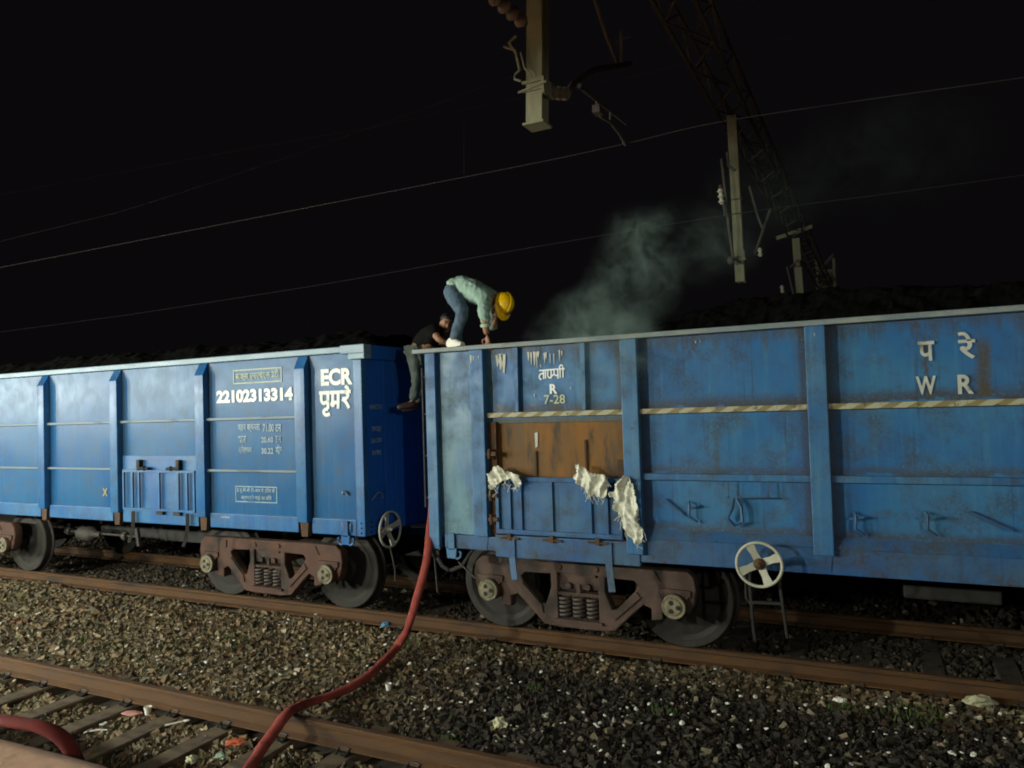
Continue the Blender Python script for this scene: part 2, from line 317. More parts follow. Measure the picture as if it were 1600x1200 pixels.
# ballast stones: every stone its own tone, coal dust spilled below the open door
t = NT('ballast_stones'); geo = t.n('ShaderNodeNewGeometry'); isl = geo.outputs['Random Per Island']; p = t.obj()
cr = t.n('ShaderNodeValToRGB'); t.t.links.new(isl, cr.inputs[0]); els = cr.color_ramp.elements; cr.color_ramp.interpolation = 'CONSTANT'
TK = .88
tones = [(0, (.062, .044, .024)), (.16, (.125, .087, .044)), (.34, (.175, .125, .064)), (.48, (.105, .088, .062)), (.60, (.215, .160, .088)), (.70, (.048, .042, .022)),
         (.79, (.155, .132, .092)), (.87, (.125, .066, .036)), (.94, (.28, .225, .15)), (.985, (.44, .39, .30))]
while len(els) < len(tones): els.new(0.5)
for e_, (ps, c) in zip(els, tones): e_.position = ps; e_.color = (*(q*TK for q in c), 1)
x, y, z = t.sep(p)
nz = t.noise(p, 1.3, 5, .7); nb = t.noise(p, 6, 5, .7)
moss = t.math('MULTIPLY', t.rng(t.noise(p, 2.1, 4, .65), .5, .66), t.rng(nb, .4, .6, 0, .55))
col = t.mix(moss, cr.outputs[0], (.055, .066, .022))
cx = t.math('ADD', x, t.math('MULTIPLY', t.math('SUBTRACT', nz, .5), 3.0)); cy_ = t.math('ADD', y, t.math('MULTIPLY', t.math('SUBTRACT', nb, .5), 0.8))
dust = t.math('MULTIPLY', t.rng(cx, -1.4, 0.7), t.math('MULTIPLY', t.rng(cy_, -0.85, -0.35, 1, .25), t.rng(cy_, -3.1, -2.5, .5, 1)))
col = t.mix(t.math('MULTIPLY', dust, t.rng(isl, .88, .995, .90, .35)), col, (.011, .009, .008))
wagon_shade = t.math('MULTIPLY', t.rng(t.math('ADD', y, t.math('MULTIPLY', t.math('SUBTRACT', nb, .5), .5)), .02, .35), t.rng(isl, .9, .99, .8, .3))  # shade under the wagons, put into the stone colour
col = t.mix(wagon_shade, col, (.012, .010, .008))
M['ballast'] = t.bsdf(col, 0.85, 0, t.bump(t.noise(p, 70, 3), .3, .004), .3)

# ------------------------------------------------------------------ setting: ground, platform
def ground_h(x, y):
    return -0.20 + 0.022*np.sin(x*1.7+y*0.9)*np.sin(y*2.3-x*0.6) + 0.014*np.sin(x*4.1+1)*np.sin(y*5.2) + 0.030*np.exp(-((y+0.35)/0.5)**2) - 0.02*np.exp(-((y+3.6)/0.7)**2)
MB().add([(-400, -400, -0.27), (400, -400, -0.27), (400, 400, -0.27), (-400, 400, -0.27)], [(0, 1, 2, 3)]).build('ground', M['ground'])
tag(bpy.data.objects['ground'], kind='structure')
pm = MB()
xs = [-40+i*0.25 for i in range(321)]
for i in range(len(xs)-1):
    pass
pv, pf = [], []
for i, x_ in enumerate(xs):
    wob = 0.025*noise.noise(Vector((x_*1.3, 0, 0))) + 0.012*noise.noise(Vector((x_*5, 3, 0)))
    ye = -5.165 + wob
    pv += [(x_, -30, 0.84), (x_, ye-0.10, 0.845), (x_, ye-0.03, 0.838), (x_, ye, 0.80), (x_, ye-0.01, 0.69), (x_, ye-0.07, 0.685), (x_, ye-0.07, -0.3)]
for i in range(len(xs)-1):
    for k in range(6): pf.append((i*7+k, (i+1)*7+k, (i+1)*7+k+1, i*7+k+1))
pm.add(pv, pf); tag(pm.build('platform', M['platform'], sm=50), kind='structure')

# canopy over the platform with its lamps: the place's own light
cn = empty('platform_canopy', (-12, -10.5, 0.84), 'corrugated platform canopy on steel columns sheltering the tube lamps', 'canopy')
mb = MB(); n = 160
cv = []; 
for i in range(n+1):
    x_ = -30 + 42*i/n; dz = 0.02*(i % 2)
    cv += [(x_, -13.5, 4.5+dz), (x_, -7.55, 3.94+dz), (x_, -7.55, 3.90+dz), (x_, -13.5, 4.47+dz)]
mb.add(cv, [(i*4+k, (i+1)*4+k, (i+1)*4+(k+1) % 4, i*4+(k+1) % 4) for i in range(n) for k in range(4)])
mb.build('roof', M['housing'], cn)
for x_ in (-27, -21, -15, -9, -3, 3, 9):
    c_ = MB().box(x_-.08, x_+.08, -11.6, -11.44, .84, 4.3).bar((x_, -11.5, 3.5), (x_, -8.6, 4.08), .08)
    c_.build('column', M['gantry'], cn)
for i, (lx, k) in enumerate(LAMPS):
    L_ = empty('tube_light', (lx, LAMP_Y, 4.0), 'white tube lamp hung under the platform canopy roof', 'lamp', 'tube lamps under the canopy')
    MB().box(lx-.62, lx+.62, LAMP_Y-.06, LAMP_Y+.06, 3.66, 3.72).box(lx-.4, lx-.38, LAMP_Y-.01, LAMP_Y+.01, 3.72, 4.2).box(lx+.38, lx+.4, LAMP_Y-.01, LAMP_Y+.01, 3.72, 4.2).build('housing', M['housing'], L_)
    MB().tube([(lx-.58, LAMP_Y, 3.63), (lx+.58, LAMP_Y, 3.63)], .014, 8).build('tube', M['tube'], L_)

# ------------------------------------------------------------------ rails and sleepers
def rail(y, x0, x1, label):
    prof = [(-.068, -.156), (.068, -.156), (.068, -.145), (.012, -.125), (.009, -.05), (.033, -.035), (.034, -.008), (.026, 0), (-.026, 0), (-.034, -.008), (-.033, -.035), (-.009, -.05), (-.012, -.125), (-.068, -.145)]
    mb = MB().prism([(y+a, b) for a, b in prof], 'x', x0, x1)
    return tag(mb.build('rail', M['rail'], origin=((x0+x1)/2, y, -.156)), label, 'rail', 'rusty running rails')
rail(0.0, -60, 40, 'rusty rail under the nearest wheels of the blue wagons')
rail(1.676, -60, 40, 'rusty rail under the far wheels of the blue wagons')
rail(-2.81, -60, 40, 'rusty foreground rail crossed by the red hose')
rail(-4.486, -60, 40, 'rusty foreground rail hidden close against the platform wall')
def sleeper_mesh():
    prof = [(-.125, 0), (-.105, .20), (.105, .20), (.125, 0)]
    me = MB().prism(prof, 'y', -1.30, 1.30).mesh('sleeper')
    bm = bmesh.new(); bm.from_mesh(me); bmesh.ops.bevel(bm, geom=bm.edges[:], offset=.015, segments=1, affect='EDGES'); bm.to_mesh(me); bm.free()
    me.materials.append(M['sleeper']); return me
sl_me = sleeper_mesh()
def clip_mesh(y, g):
    mb = MB().box(-.06, .06, y+g*.081-.019, y+g*.081+.019, .195, .215)
    mb.tube([(-.05, y+g*.11, .20), (-.05, y+g*.055, .235), (0, y+g*.048, .238), (.05, y+g*.055, .235), (.05, y+g*.12, .205), (0.02, y+g*.13, .225)], .011, 6)
    me = mb.mesh('rail_clip', 40); me.materials.append(M['dark']); return me
clips = [clip_mesh(q, g) for q in (-.838, .838) for g in (-1, 1)]
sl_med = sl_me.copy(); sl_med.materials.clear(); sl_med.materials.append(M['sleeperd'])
def sleepers(yc, xs_, label, group, sl_me=sl_me):
    for x_ in xs_:
        o = bpy.data.objects.new('sleeper', sl_me); COL.objects.link(o); o.location = (x_+random.uniform(-.015, .015), yc, -.378); o.rotation_euler = (0, 0, random.uniform(-.012, .012))
        tag(o, label, 'sleeper', group)
        for cme in clips:
            c_ = bpy.data.objects.new('rail_clip', cme); COL.objects.link(c_); c_.parent = o
sleepers(-3.648, [0.02+0.625*k for k in range(-9, 5)], 'concrete sleeper under the foreground rails by the platform', 'sleepers of the foreground track')
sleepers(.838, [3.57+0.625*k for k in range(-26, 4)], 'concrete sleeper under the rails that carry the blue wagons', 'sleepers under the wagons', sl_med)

# ------------------------------------------------------------------ ballast
def stones(xy, size, zoff=0.0, squash=(0.40, 0.85)):
    bm = bmesh.new(); bmesh.ops.create_cube(bm, size=1.5); bmesh.ops.triangulate(bm, faces=bm.faces)
    bv = np.array([v.co[:] for v in bm.verts]); bf = np.array([[v.index for v in f.verts] for f in bm.faces]); bm.free()
    n = len(xy); nv = len(bv)
    sc = size[:, None]*RNG.uniform(0.65, 1.25, (n, 3)); sc[:, 2] *= RNG.uniform(*squash, n)
    V = bv[None]*(1+RNG.uniform(-.42, .30, (n, nv, 3))) * sc[:, None, :]
    q = RNG.normal(size=(n, 4)); q[:, 1:3] *= .6; q /= np.linalg.norm(q, axis=1)[:, None]
    a, b, c, d = q.T
    R_ = np.stack([np.stack([1-2*(c*c+d*d), 2*(b*c-a*d), 2*(b*d+a*c)], -1), np.stack([2*(b*c+a*d), 1-2*(b*b+d*d), 2*(c*d-a*b)], -1), np.stack([2*(b*d-a*c), 2*(c*d+a*b), 1-2*(b*b+c*c)], -1)], 1)
    V = np.einsum('nij,nvj->nvi', R_, V)
    V[:, :, 0] += xy[:, 0:1]; V[:, :, 1] += xy[:, 1:2]
    V[:, :, 2] += (ground_h(xy[:, 0], xy[:, 1]) + size*RNG.uniform(-.25, .35, n) + zoff)[:, None]
    F = bf[None] + (np.arange(n)*nv)[:, None, None]
    return V.reshape(-1, 3), F.reshape(-1, 3)
def grid_xy(x0, x1, y0, y1, cell):
    nx, ny = int((x1-x0)/cell), int((y1-y0)/cell)
    gx, gy = np.meshgrid(np.arange(nx), np.arange(ny)); n = nx*ny
    return np.stack([x0+(gx.ravel()+RNG.uniform(0, 1, n))*cell, y0+(gy.ravel()+RNG.uniform(0, 1, n))*cell], 1)
parts_ = []
def lay(x0, x1, y0, y1, cell, smin, smax, zoff=0.0, keep=None):
    xy = grid_xy(x0, x1, y0, y1, cell)
    if keep is not None: xy = xy[keep(xy)]
    sz = smin+(smax-smin)*RNG.power(1.0, len(xy))**2.2
    parts_.append(stones(xy, sz, zoff))
near_w = lambda a: (np.abs(a[:, 1]) > .085) & (np.abs(a[:, 1]-1.676) > .085)
off_sl = lambda a: (np.abs(((a[:, 0]-3.57+0.3125) % .625)-.3125) > .115) | (RNG.uniform(0, 1, len(a)) < np.where(a[:, 0] < 1.0, .7, .3))
off_fg = lambda a: ((np.abs(((a[:, 0]-.02+0.3125) % .625)-.3125) > .115) | (a[:, 1] > -2.34) | (RNG.uniform(0, 1, len(a)) < .55)) & (np.abs(a[:, 1]+2.81) > .085) & (np.abs(a[:, 1]+4.486) > .085)
lay(-5.5, 5.6, -2.72, -.09, .033, .011, .047, keep=off_fg)
lay(-5.2, 5.6, -2.72, -.09, .024, .004, .012, .010)
lay(-4.6, 2.4, -4.9, -2.9, .026, .004, .012, .006)
lay(-15, -5.5, -2.72, -.09, .050, .022, .056)
lay(-28, -15, -2.7, -.09, .10, .04, .08)
lay(-6, 2.8, -5.1, -2.9, .034, .011, .042, -.002, keep=off_fg)
lay(-5, 5.8, .09, 1.58, .042, .018, .050, .004, keep=off_sl)
lay(-16, -5, .09, 1.58, .06, .03, .05, .012)
lay(-13, 6, 1.78, 4.5, .085, .03, .05)
V = np.concatenate([a for a, b in parts_]); off = 0; Fs = []
for a, b in parts_: Fs.append(b+off); off += len(a)
F_ = np.concatenate(Fs)
me = bpy.data.meshes.new('ballast'); me.vertices.add(len(V)); me.vertices.foreach_set('co', V.ravel().astype(np.float32))
me.loops.add(F_.size); me.loops.foreach_set('vertex_index', F_.ravel().astype(np.int32))
me.polygons.add(len(F_)); me.polygons.foreach_set('loop_start', (np.arange(len(F_))*3).astype(np.int32))
me.update(calc_edges=True); me.validate(); me.shade_flat()
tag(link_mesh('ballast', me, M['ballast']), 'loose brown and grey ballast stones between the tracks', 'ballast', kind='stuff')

# ------------------------------------------------------------------ wagons
SIDE, FRONT = -0.755, -0.845            # near side sheet, outer face of posts and coping
CY = 0.838
def sheet(name, x0, x1, z0, z1, y, m, parent, amp=0.010, cell=0.07, seed=0, hf=0.12):
    """a side sheet, slightly buckled inward between its posts, with its thickness"""
    nx, nz = max(2, int((x1-x0)/cell)), max(2, int((z1-z0)/cell)); mb = MB(); vs = []
    for j in range(nz+1):
        for i in range(nx+1):
            x_, z_ = x0+(x1-x0)*i/nx, z0+(z1-z0)*j/nz
            d = amp*(0.5+0.5*noise.noise(Vector((x_*1.6+seed, z_*2.1, seed)))+hf*noise.noise(Vector((x_*5, z_*5, seed))))
            vs.append((x_, y+max(0, d), z_))
    n1 = len(vs); vs += [(a, b+.02, c) for a, b, c in vs]
    f = []
    for j in range(nz):
        for i in range(nx):
            a = j*(nx+1)+i; f += [(a, a+1, a+nx+2, a+nx+1), (n1+a, n1+a+nx+1, n1+a+nx+2, n1+a+1)]
    mb.add(vs, f); return mb

def text_mesh(body, x0, x1, z0, z1, bold=0.0, y=SIDE-.004, face='-y', shear=0.0):
    c = bpy.data.curves.new('txt', 'FONT'); c.body = body; c.offset = bold; c.resolution_u = 4; c.shear = shear
    o = bpy.data.objects.new('txt', c); COL.objects.link(o)
    dg = bpy.context.evaluated_depsgraph_get(); dg.update()
    me = bpy.data.meshes.new_from_object(o.evaluated_get(dg)); bpy.data.objects.remove(o); bpy.data.curves.remove(c)
    co = np.array([v.co[:] for v in me.vertices]); lo, hi = co.min(0), co.max(0)
    a = (co[:, 0]-lo[0])/max(1e-6, hi[0]-lo[0]); b = (co[:, 1]-lo[1])/max(1e-6, hi[1]-lo[1])
    for v, p, q in zip(me.vertices, a, b):
        s_, h_ = x0+(x1-x0)*p, z0+(z1-z0)*q
        v.co = (s_, y, h_) if face == '-y' else (y, s_, h_)
    me.update(); return me
def spline(pts, n=10):
    pts = [Vector(p) for p in pts]; out = []
    for i in range(len(pts)-1):
        p0, p1_, p2, p3 = pts[max(0, i-1)], pts[i], pts[i+1], pts[min(len(pts)-1, i+2)]
        for k in range(n):
            t_ = k/n; out.append(.5*((2*p1_)+(p2-p0)*t_+(2*p0-5*p1_+4*p2-p3)*t_*t_+(3*p1_-p0-3*p2+p3)*t_**3))
    out.append(pts[-1]); return out
def strokes(paths, r, flat=SIDE-.004):
    """brush-painted letters: flattened strokes on the sheet"""
    mb = MB()
    for px_ in paths:
        pts_ = [atY(u, v, flat) for u, v in px_]; mb.tube(spline(pts_, 4) if len(pts_) > 2 else pts_, r, 8)
    mb.v = [(x_, flat+(y_-flat)*.12, z_) for x_, y_, z_ in mb.v]
    return mb
def strip_frame(x0, x1, z0, z1, t, y):
    mb = MB()
    for a, b, c, d in ((x0, x1, z0, z0+t), (x0, x1, z1-t, z1), (x0, x0+t, z0+t, z1-t), (x1-t, x1, z0+t, z1-t)):
        mb.add([(a, y, c), (b, y, c), (b, y, d), (a, y, d)], [(0, 1, 2, 3)])
    return mb
def join_meshes(ms, name):
    bm = bmesh.new()
    for m_ in ms: bm.from_mesh(m_)
    me = bpy.data.meshes.new(name); bm.to_mesh(me); bm.free(); return me

def handbrake(parent, c, r, face, rot, m, y_in):
    """four-spoked hand wheel; face '-y' (side of wagon) or '+x' (end of wagon)"""
    mb = MB(); c = Vector(c)
    E1 = Vector((1, 0, 0)) if face == '-y' else Vector((0, 1, 0)); N = Vector((0, -1, 0)) if face == '-y' else Vector((1, 0, 0)); E2 = Vector((0, 0, 1))
    mb.tube([c+(E1*math.cos(2*PI*k/40)+E2*math.sin(2*PI*k/40))*r for k in range(40)], .0135, 8, closed=True)
    rim = mb.build('handbrake_wheel', m, parent, sm=60)
    sp = MB()
    for k in range(4):
        a = rot+k*PI/2; d = E1*math.cos(a)+E2*math.sin(a); s_ = E1*-math.sin(a)+E2*math.cos(a)
        vs = []
        for q, wd, out in ((.02, .034, -.045), (r*.55, .028, -.02), (r-.005, .040, 0)):
            for dn in (-.007, .007): vs += [c+d*q+s_*wd+N*(out+dn), c+d*q-s_*wd+N*(out+dn)]
        f = [(0, 2, 3, 1), (8, 9, 11, 10)]
        for q in (0, 4): f += [(q, q+1, q+5, q+4), (q+2, q+6, q+7, q+3), (q, q+4, q+6, q+2), (q+1, q+3, q+7, q+5)]
        sp.add(vs, f)
    sp.build('spoke', m, rim)
    if True:
        ax = 'y' if face == '-y' else 'x'; sg = -1 if face == '-y' else 1
        hub = MB().lathe([(.045, sg*-.05), (.05, sg*-.02), (.035, sg*.0), (.016, sg*.012), (.012, sg*.03)], c, ax, 16)
        hub.tube([c-N*.03, c-N*y_in], .018, 8); hub.build('hub', M['rust'] if face == '-y' else m, rim, sm=40)
    return rim

def bogie(parent, xc, m):
    out = [(-1.19, .66), (-1.17, .77), (-1.10, .83), (-.86, .835), (.86, .835), (1.10, .83), (1.17, .77), (1.19, .66), (1.165, .52), (1.12, .44), (1.075, .46), (1.07, .66), (.875, .66), (.86, .36), (.775, .35), (.775, .455),
           (.68, .49), (.58, .40), (.375, .20), (.20, .185), (-.20, .185), (-.375, .20), (-.58, .40), (-.68, .49), (-.775, .455), (-.775, .35), (-.86, .36), (-.875, .66), (-1.07, .66), (-1.075, .46), (-1.12, .44), (-1.165, .52)]
    tri = [(.285, .725), (.60, .715), (.65, .665), (.62, .595), (.41, .385), (.35, .38), (.28, .57)]
    mid = [(-.235, .735), (.235, .735), (.235, .26), (.20, .235), (-.20, .235), (-.235, .26)]
    def side(y0, y1):
        cu = bpy.data.curves.new('sf', 'CURVE'); cu.dimensions = '2D'; cu.fill_mode = 'BOTH'; cu.extrude = (y1-y0)/2-.014; cu.bevel_depth = .014; cu.bevel_resolution = 2
        for poly in (out, tri, [(-a, b) for a, b in tri], mid):
            s_ = cu.splines.new('POLY'); s_.points.add(len(poly)-1); s_.use_cyclic_u = True
            for q, (a, b) in zip(s_.points, poly): q.co = (a, b, 0, 1)
        o = bpy.data.objects.new('sf', cu); COL.objects.link(o); dg = bpy.context.evaluated_depsgraph_get(); dg.update()
        me = bpy.data.meshes.new_from_object(o.evaluated_get(dg)); bpy.data.objects.remove(o); bpy.data.curves.remove(cu)
        for v in me.vertices: v.co = (xc+v.co.x, (y0+y1)/2+v.co.z, v.co.y)
        return me
    ms = [side(-.375, -.245), side(2*CY+.245, 2*CY+.375)]
    b = MB()
    b.box(xc-.23, xc+.23, -.34, 2*CY+.34, .56, .70, .02)                     # bolster
    b.box(xc-.19, xc+.19, -.365, -.30, .70, .735).box(xc-.235, xc+.235, -.36, -.26, .50, .53)
    b.box(xc-.26, xc+.26, -.405, -.26, .235, .262)                            # spring plank edge
    for sx in (-1, 1):
        b.lathe([(.032, -.025), (.036, -.005), (.02, .0)], (xc+sx*.105, -.352, .60), 'y', 10)
        b.lathe([(.030, -.02), (.03, 0)], (xc+sx*.20, -.37, .79), 'y', 8)
        b.prism([(xc+sx*.70, .72), (xc+sx*.86, .72), (xc+sx*.80, .82), (xc+sx*.70, .82)], 'y', -.388, -.376)
        b.prism([(xc+sx*.62, .60), (xc+sx*.40, .385), (xc+sx*.385, .30), (xc+sx*.66, .545)], 'y', -.392, -.376)
    b.box(xc-.02, xc+.02, -.358, -.345, .50, .62)
    b.lathe([(.19, .70), (.19, .92)], (xc, CY, 0), 'z', 20)
    b.box(xc-.95, xc+.95, CY-.1, CY+.1, .45, .52)
    ms.append(b.mesh('b')); me = join_meshes(ms, 'bogie'); smooth(me, 35)
    bo = link_mesh('bogie', me, m, parent)
    for sx in (-1, 1):
        wx = xc+sx
        prof = [(.10, -.105), (.13, -.10), (.16, -.055), (.37, -.035), (.415, -.065), (.485, -.066), (.497, -.055), (.503, .03), (.530, .048), (.530, .066), (.42, .066), (.37, .01), (.16, .02), (.10, .07)]
        for yy, sg in ((0, 1), (2*CY, -1)):
            wm = MB().lathe([(r, sg*a) for r, a in prof], (wx, yy, .503), 'y', 64)
            wm.build('wheel', M['wheel'], bo, sm=30)
        MB().tube([(wx, -.28, .503), (wx, 2*CY+.28, .503)], .075, 14).build('axle', M['dark'], bo, sm=40)
        ad = MB().box(wx-.155, wx+.155, -.40, -.24, .585, .655, .015).prism([(wx-.135, .60), (wx+.135, .60), (wx+.10, .52), (wx-.10, .52)], 'y', -.40, -.25)
        ad.lathe([(.02, -.445), (.10, -.44), (.118, -.425), (.12, -.30), (.12, -.245)], (wx, 0, .503), 'y', 28)
        ad.build('axle_box', m, bo, sm=35)
        cap = MB().lathe([(.02, -.464), (.072, -.463), (.078, -.458), (.082, -.452), (.098, -.452), (.104, -.456), (.112, -.455), (.116, -.446), (.116, -.4405)], (wx, 0, .503), 'y', 28)
        cap.build('axle_cap', M['cap'], bo, sm=25)
        holes = MB()
        for k in range(3):
            a = PI/2+.5+k*2*PI/3; holes.lathe([(.008, -.472), (.021, -.470), (.024, -.4655)], (wx+.045*math.cos(a), 0, .503+.045*math.sin(a)), 'y', 10)
        holes.build('cap_bolt', M['dark'], bo, sm=30)
        # brake block
        MB().prism([(wx-sx*.53, .36), (wx-sx*.60, .36), (wx-sx*.60, .66), (wx-sx*.53, .66)], 'y', -.05, .05).build('brake_block', M['dark'], bo)
    for k in (-1, 0, 1):
        pts = []; turns = 5.2
        for i in range(int(turns*14)+1):
            a = 2*PI*i/14; pts.append((xc+k*.150+.058*math.cos(a), -.335+.058*math.sin(a), .275+.215*i/(turns*14)))
        MB().tube(pts, .0145, 6).build('coil_spring', M['spring'], bo, sm=60)
    return bo

def hook(mb, x, y, z, s=1.0, double=True):
    mb.box(x-.035*s, x+.035*s, y-.012, y+.012, z+.09, z+.26)
    mb.prism([(x-.06*s, z+.10), (x-.05*s, z), (x+.05*s, z), (x+.06*s, z+.10)], 'y', y-.012, y+.012)
    for sg in ((-1, 1) if double else (1,)):
        mb.tube([(x+sg*.03*s, y, z+.01), (x+sg*.07*s, y, z-.005), (x+sg*.105*s, y, z+.02), (x+sg*.11*s, y, z+.06), (x+sg*.09*s, y, z+.075)], .013, 8)

def wagon(label, x0, x1, ztop, zsill, mats, posts, zst):
    xc = (x0+x1)/2
    W = empty('freight_wagon', (xc, CY, 0), label, 'wagon', 'blue open freight wagons')
    FAR = 2*CY-SIDE
    return W, xc, FAR

# ---- right-hand, worn wagon -------------------------------------------------
X0, X1 = -.47, 9.31
W2 = empty('freight_wagon', (4.42, CY, 0), 'worn blue open wagon on the right with rusty door opening and rags', 'wagon', 'blue open freight wagons')
FAR = 2*CY-SIDE
ZT = 3.09
bays = [-.46, .155, 1.765, 3.37, 4.975, 6.58, 8.185, 9.30]
bc = sheet('s', -.46, .298, 1.10, ZT-.03, SIDE, None, None, .012, seed=1)
b = sheet('s', .30, 1.66, 2.33, ZT-.03, SIDE, None, None, .010, seed=2)
b2 = sheet('s', 1.66, 9.30, 1.00, ZT-.03, SIDE, None, None, .022, seed=4); b.add(b2.v, b2.f)
b.box(X0, X1, FAR-.02, FAR, 1.0, ZT-.02)                                  # far side
b.box(X0, X0+.02, SIDE+.002, FAR-.022, 1.0, ZT-.02).box(X1-.02, X1, SIDE+.002, FAR-.022, 1.0, ZT-.02)
b.box(X0+.022, X1-.022, SIDE+.06, FAR-.03, 1.12, 1.20)                     # floor
b.box(X0+.1, X1-.1, CY-.2, CY+.2, .82, 1.118)                              # centre sill
bc.build('corner_sheet', M['blue2c'], W2, sm=30)
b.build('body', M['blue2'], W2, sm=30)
cp = MB().box(-.615, 9.45, FRONT-.01, SIDE+.03, ZT-.045, ZT, .006).box(-.615, 9.45, FAR-.03, FAR+.09, ZT-.045, ZT).box(-.615, -.46, SIDE+.031, FAR-.031, ZT-.046, ZT-.001).box(9.31, 9.45, SIDE+.031, FAR-.031, ZT-.046, ZT-.001)
cp.build('top_rail', M['cope2'], W2)
MB().box(-.482, -.36, FRONT+.03, SIDE-.001, .985, ZT-.047, .006).box(-.475, -.395, SIDE, -.62, .985, ZT-.047).build('corner_post', M['blue2p'], W2)
for k, x_ in enumerate(bays[1:-1]):
    MB().box(x_-.078, x_+.078, FRONT, SIDE-.0005, 1.145 if k != 1 else 1.06, ZT-.047, .008).build('side_post', M['blue2p'], W2)
    if k != 1: MB().prism([(x_-.06, 1.14), (x_+.06, 1.14), (x_+.045, 1.0), (x_-.045, 1.0)], 'y', SIDE-.05, SIDE-.001).build('post_bracket', M['sill2'], W2)
for x_ in (.583, 1.297):
    MB().prism([(x_-.026, ZT-.05), (x_+.026, ZT-.05), (x_+.016, 2.40), (x_-.016, 2.40)], 'y', SIDE-.045, SIDE-.0005).build('stiffener', M['blue2p'], W2)
for i in range(1, 7):
    a, c = bays[i]+.08, bays[i+1]-(.08 if i < 6 else 0)
    MB().box(a, c, SIDE-.05, SIDE-.0005, 2.345, 2.393, .004).build('striped_stiffener', M['stripe'], W2)
    if i > 1:
        MB().box(a, c, SIDE-.05, SIDE-.0005, 1.742, 1.80, .004).build('stiffener', M['blue2p'], W2)
        MB().prism([(SIDE-.06, 1.205), (SIDE-.0005, 1.29), (SIDE-.0005, 1.2), (SIDE-.058, 1.2)], 'x', a, c).build('curb_angle', M['sill2'], W2)
sl = MB().box(-.30, .36, SIDE-.045, SIDE+.02, 1.0, 1.14, .006).box(.30, 1.80, SIDE-.055, SIDE+.03, .945, 1.165, .008).box(1.80, 9.28, SIDE-.043, SIDE+.02, .985, 1.199, .006)
sl.build('side_sill', M['sill2'], W2)
# door bay: grimy header, rust-brown inner plate set back, low flap door
MB().box(.245, 1.68, SIDE+.012, SIDE+.03, 2.285, 2.345).build('door_header', M['grimeband'], W2)
pl = sheet('s', .25, 1.68, 1.66, 2.284, SIDE+.035, None, None, .012, seed=8); pl.build('inner_plate', M['rustplate'], W2, sm=40)
MB().box(.238, .325, SIDE-.02, SIDE+.03, 1.16, 2.30).build('door_jamb', M['rust'], W2)
MB().box(1.60, 1.70, SIDE-.01, SIDE+.03, 1.66, 1.92).box(1.63, 1.69, SIDE-.02, SIDE+.02, 1.16, 1.66).build('door_jamb', M['rust'], W2)
wm = MB().add([(.735, SIDE+.030, 2.18), (.77, SIDE+.030, 2.19), (.765, SIDE+.030, 2.05), (.74, SIDE+.030, 2.03)], [(0, 1, 2, 3)]); wm.build('paint_scratch', M['worn'], W2)
MB().box(.732, .75, SIDE+.022, SIDE+.034, 1.72, 2.00).build('rust_seam', M['rust'], W2); MB().box(1.264, 1.282, SIDE+.022, SIDE+.034, 1.80, 2.11).build('rust_seam', M['rust'], W2)
d = MB().box(.325, 1.635, SIDE-.028, SIDE-.004, 1.185, 1.742)
dp = d.build('door', M['door2'], W2)
fr_ = MB().box(.32, 1.64, SIDE-.062, SIDE-.03, 1.705, 1.75, .004).box(.32, 1.64, SIDE-.062, SIDE-.03, 1.18, 1.225, .004).box(.32, .352, SIDE-.06, SIDE-.03, 1.226, 1.704).box(1.61, 1.64, SIDE-.06, SIDE-.03, 1.226, 1.704)
fr_.build('door_frame', M['door2'], dp)
for x_ in (.468, .592, .925, 1.325, 1.49): MB().box(x_-.015, x_+.015, SIDE-.052, SIDE-.029, 1.226, 1.704).build('door_bar', M['door2'], dp)
for z_ in (1.32, 1.56, 1.98): MB().box(.20, .345, SIDE-.075, SIDE-.022, z_-.022, z_+.022, .006).tube([(.27, SIDE-.07, z_-.05), (.27, SIDE-.07, z_+.05)], .018, 8).build('hinge', M['rust'], dp)
for x_ in (.47, .93, 1.40):
    MB().tube([(x_-.1, SIDE-.07, 1.145), (x_+.1, SIDE-.072, 1.14)], .012, 6).box(x_-.02, x_+.02, SIDE-.085, SIDE-.056, 1.12, 1.19).build('door_latch', M['rust'], dp)
for a, z0_ in ((.49, .74), (1.50, .70)):
    MB().box(a-.035, a+.035, SIDE-.072, SIDE-.056, .95, 1.15).bar((a, SIDE-.064, .95), (a+.035, SIDE-.09, z0_), .065, .014).build('door_stop_strap', M['sill2'], W2)
hk = MB(); hook(hk, -.21, SIDE-.06, .90, 1.0, False); hk.build('lashing_hook', M['blue2p'], W2, sm=40)
MB().lathe([(.035, -.02), (.05, -.01), (.05, .01), (.035, .02)], (-.43, SIDE-.03, .93), 'y', 16).build('lashing_ring', M['iron'], W2, sm=40)
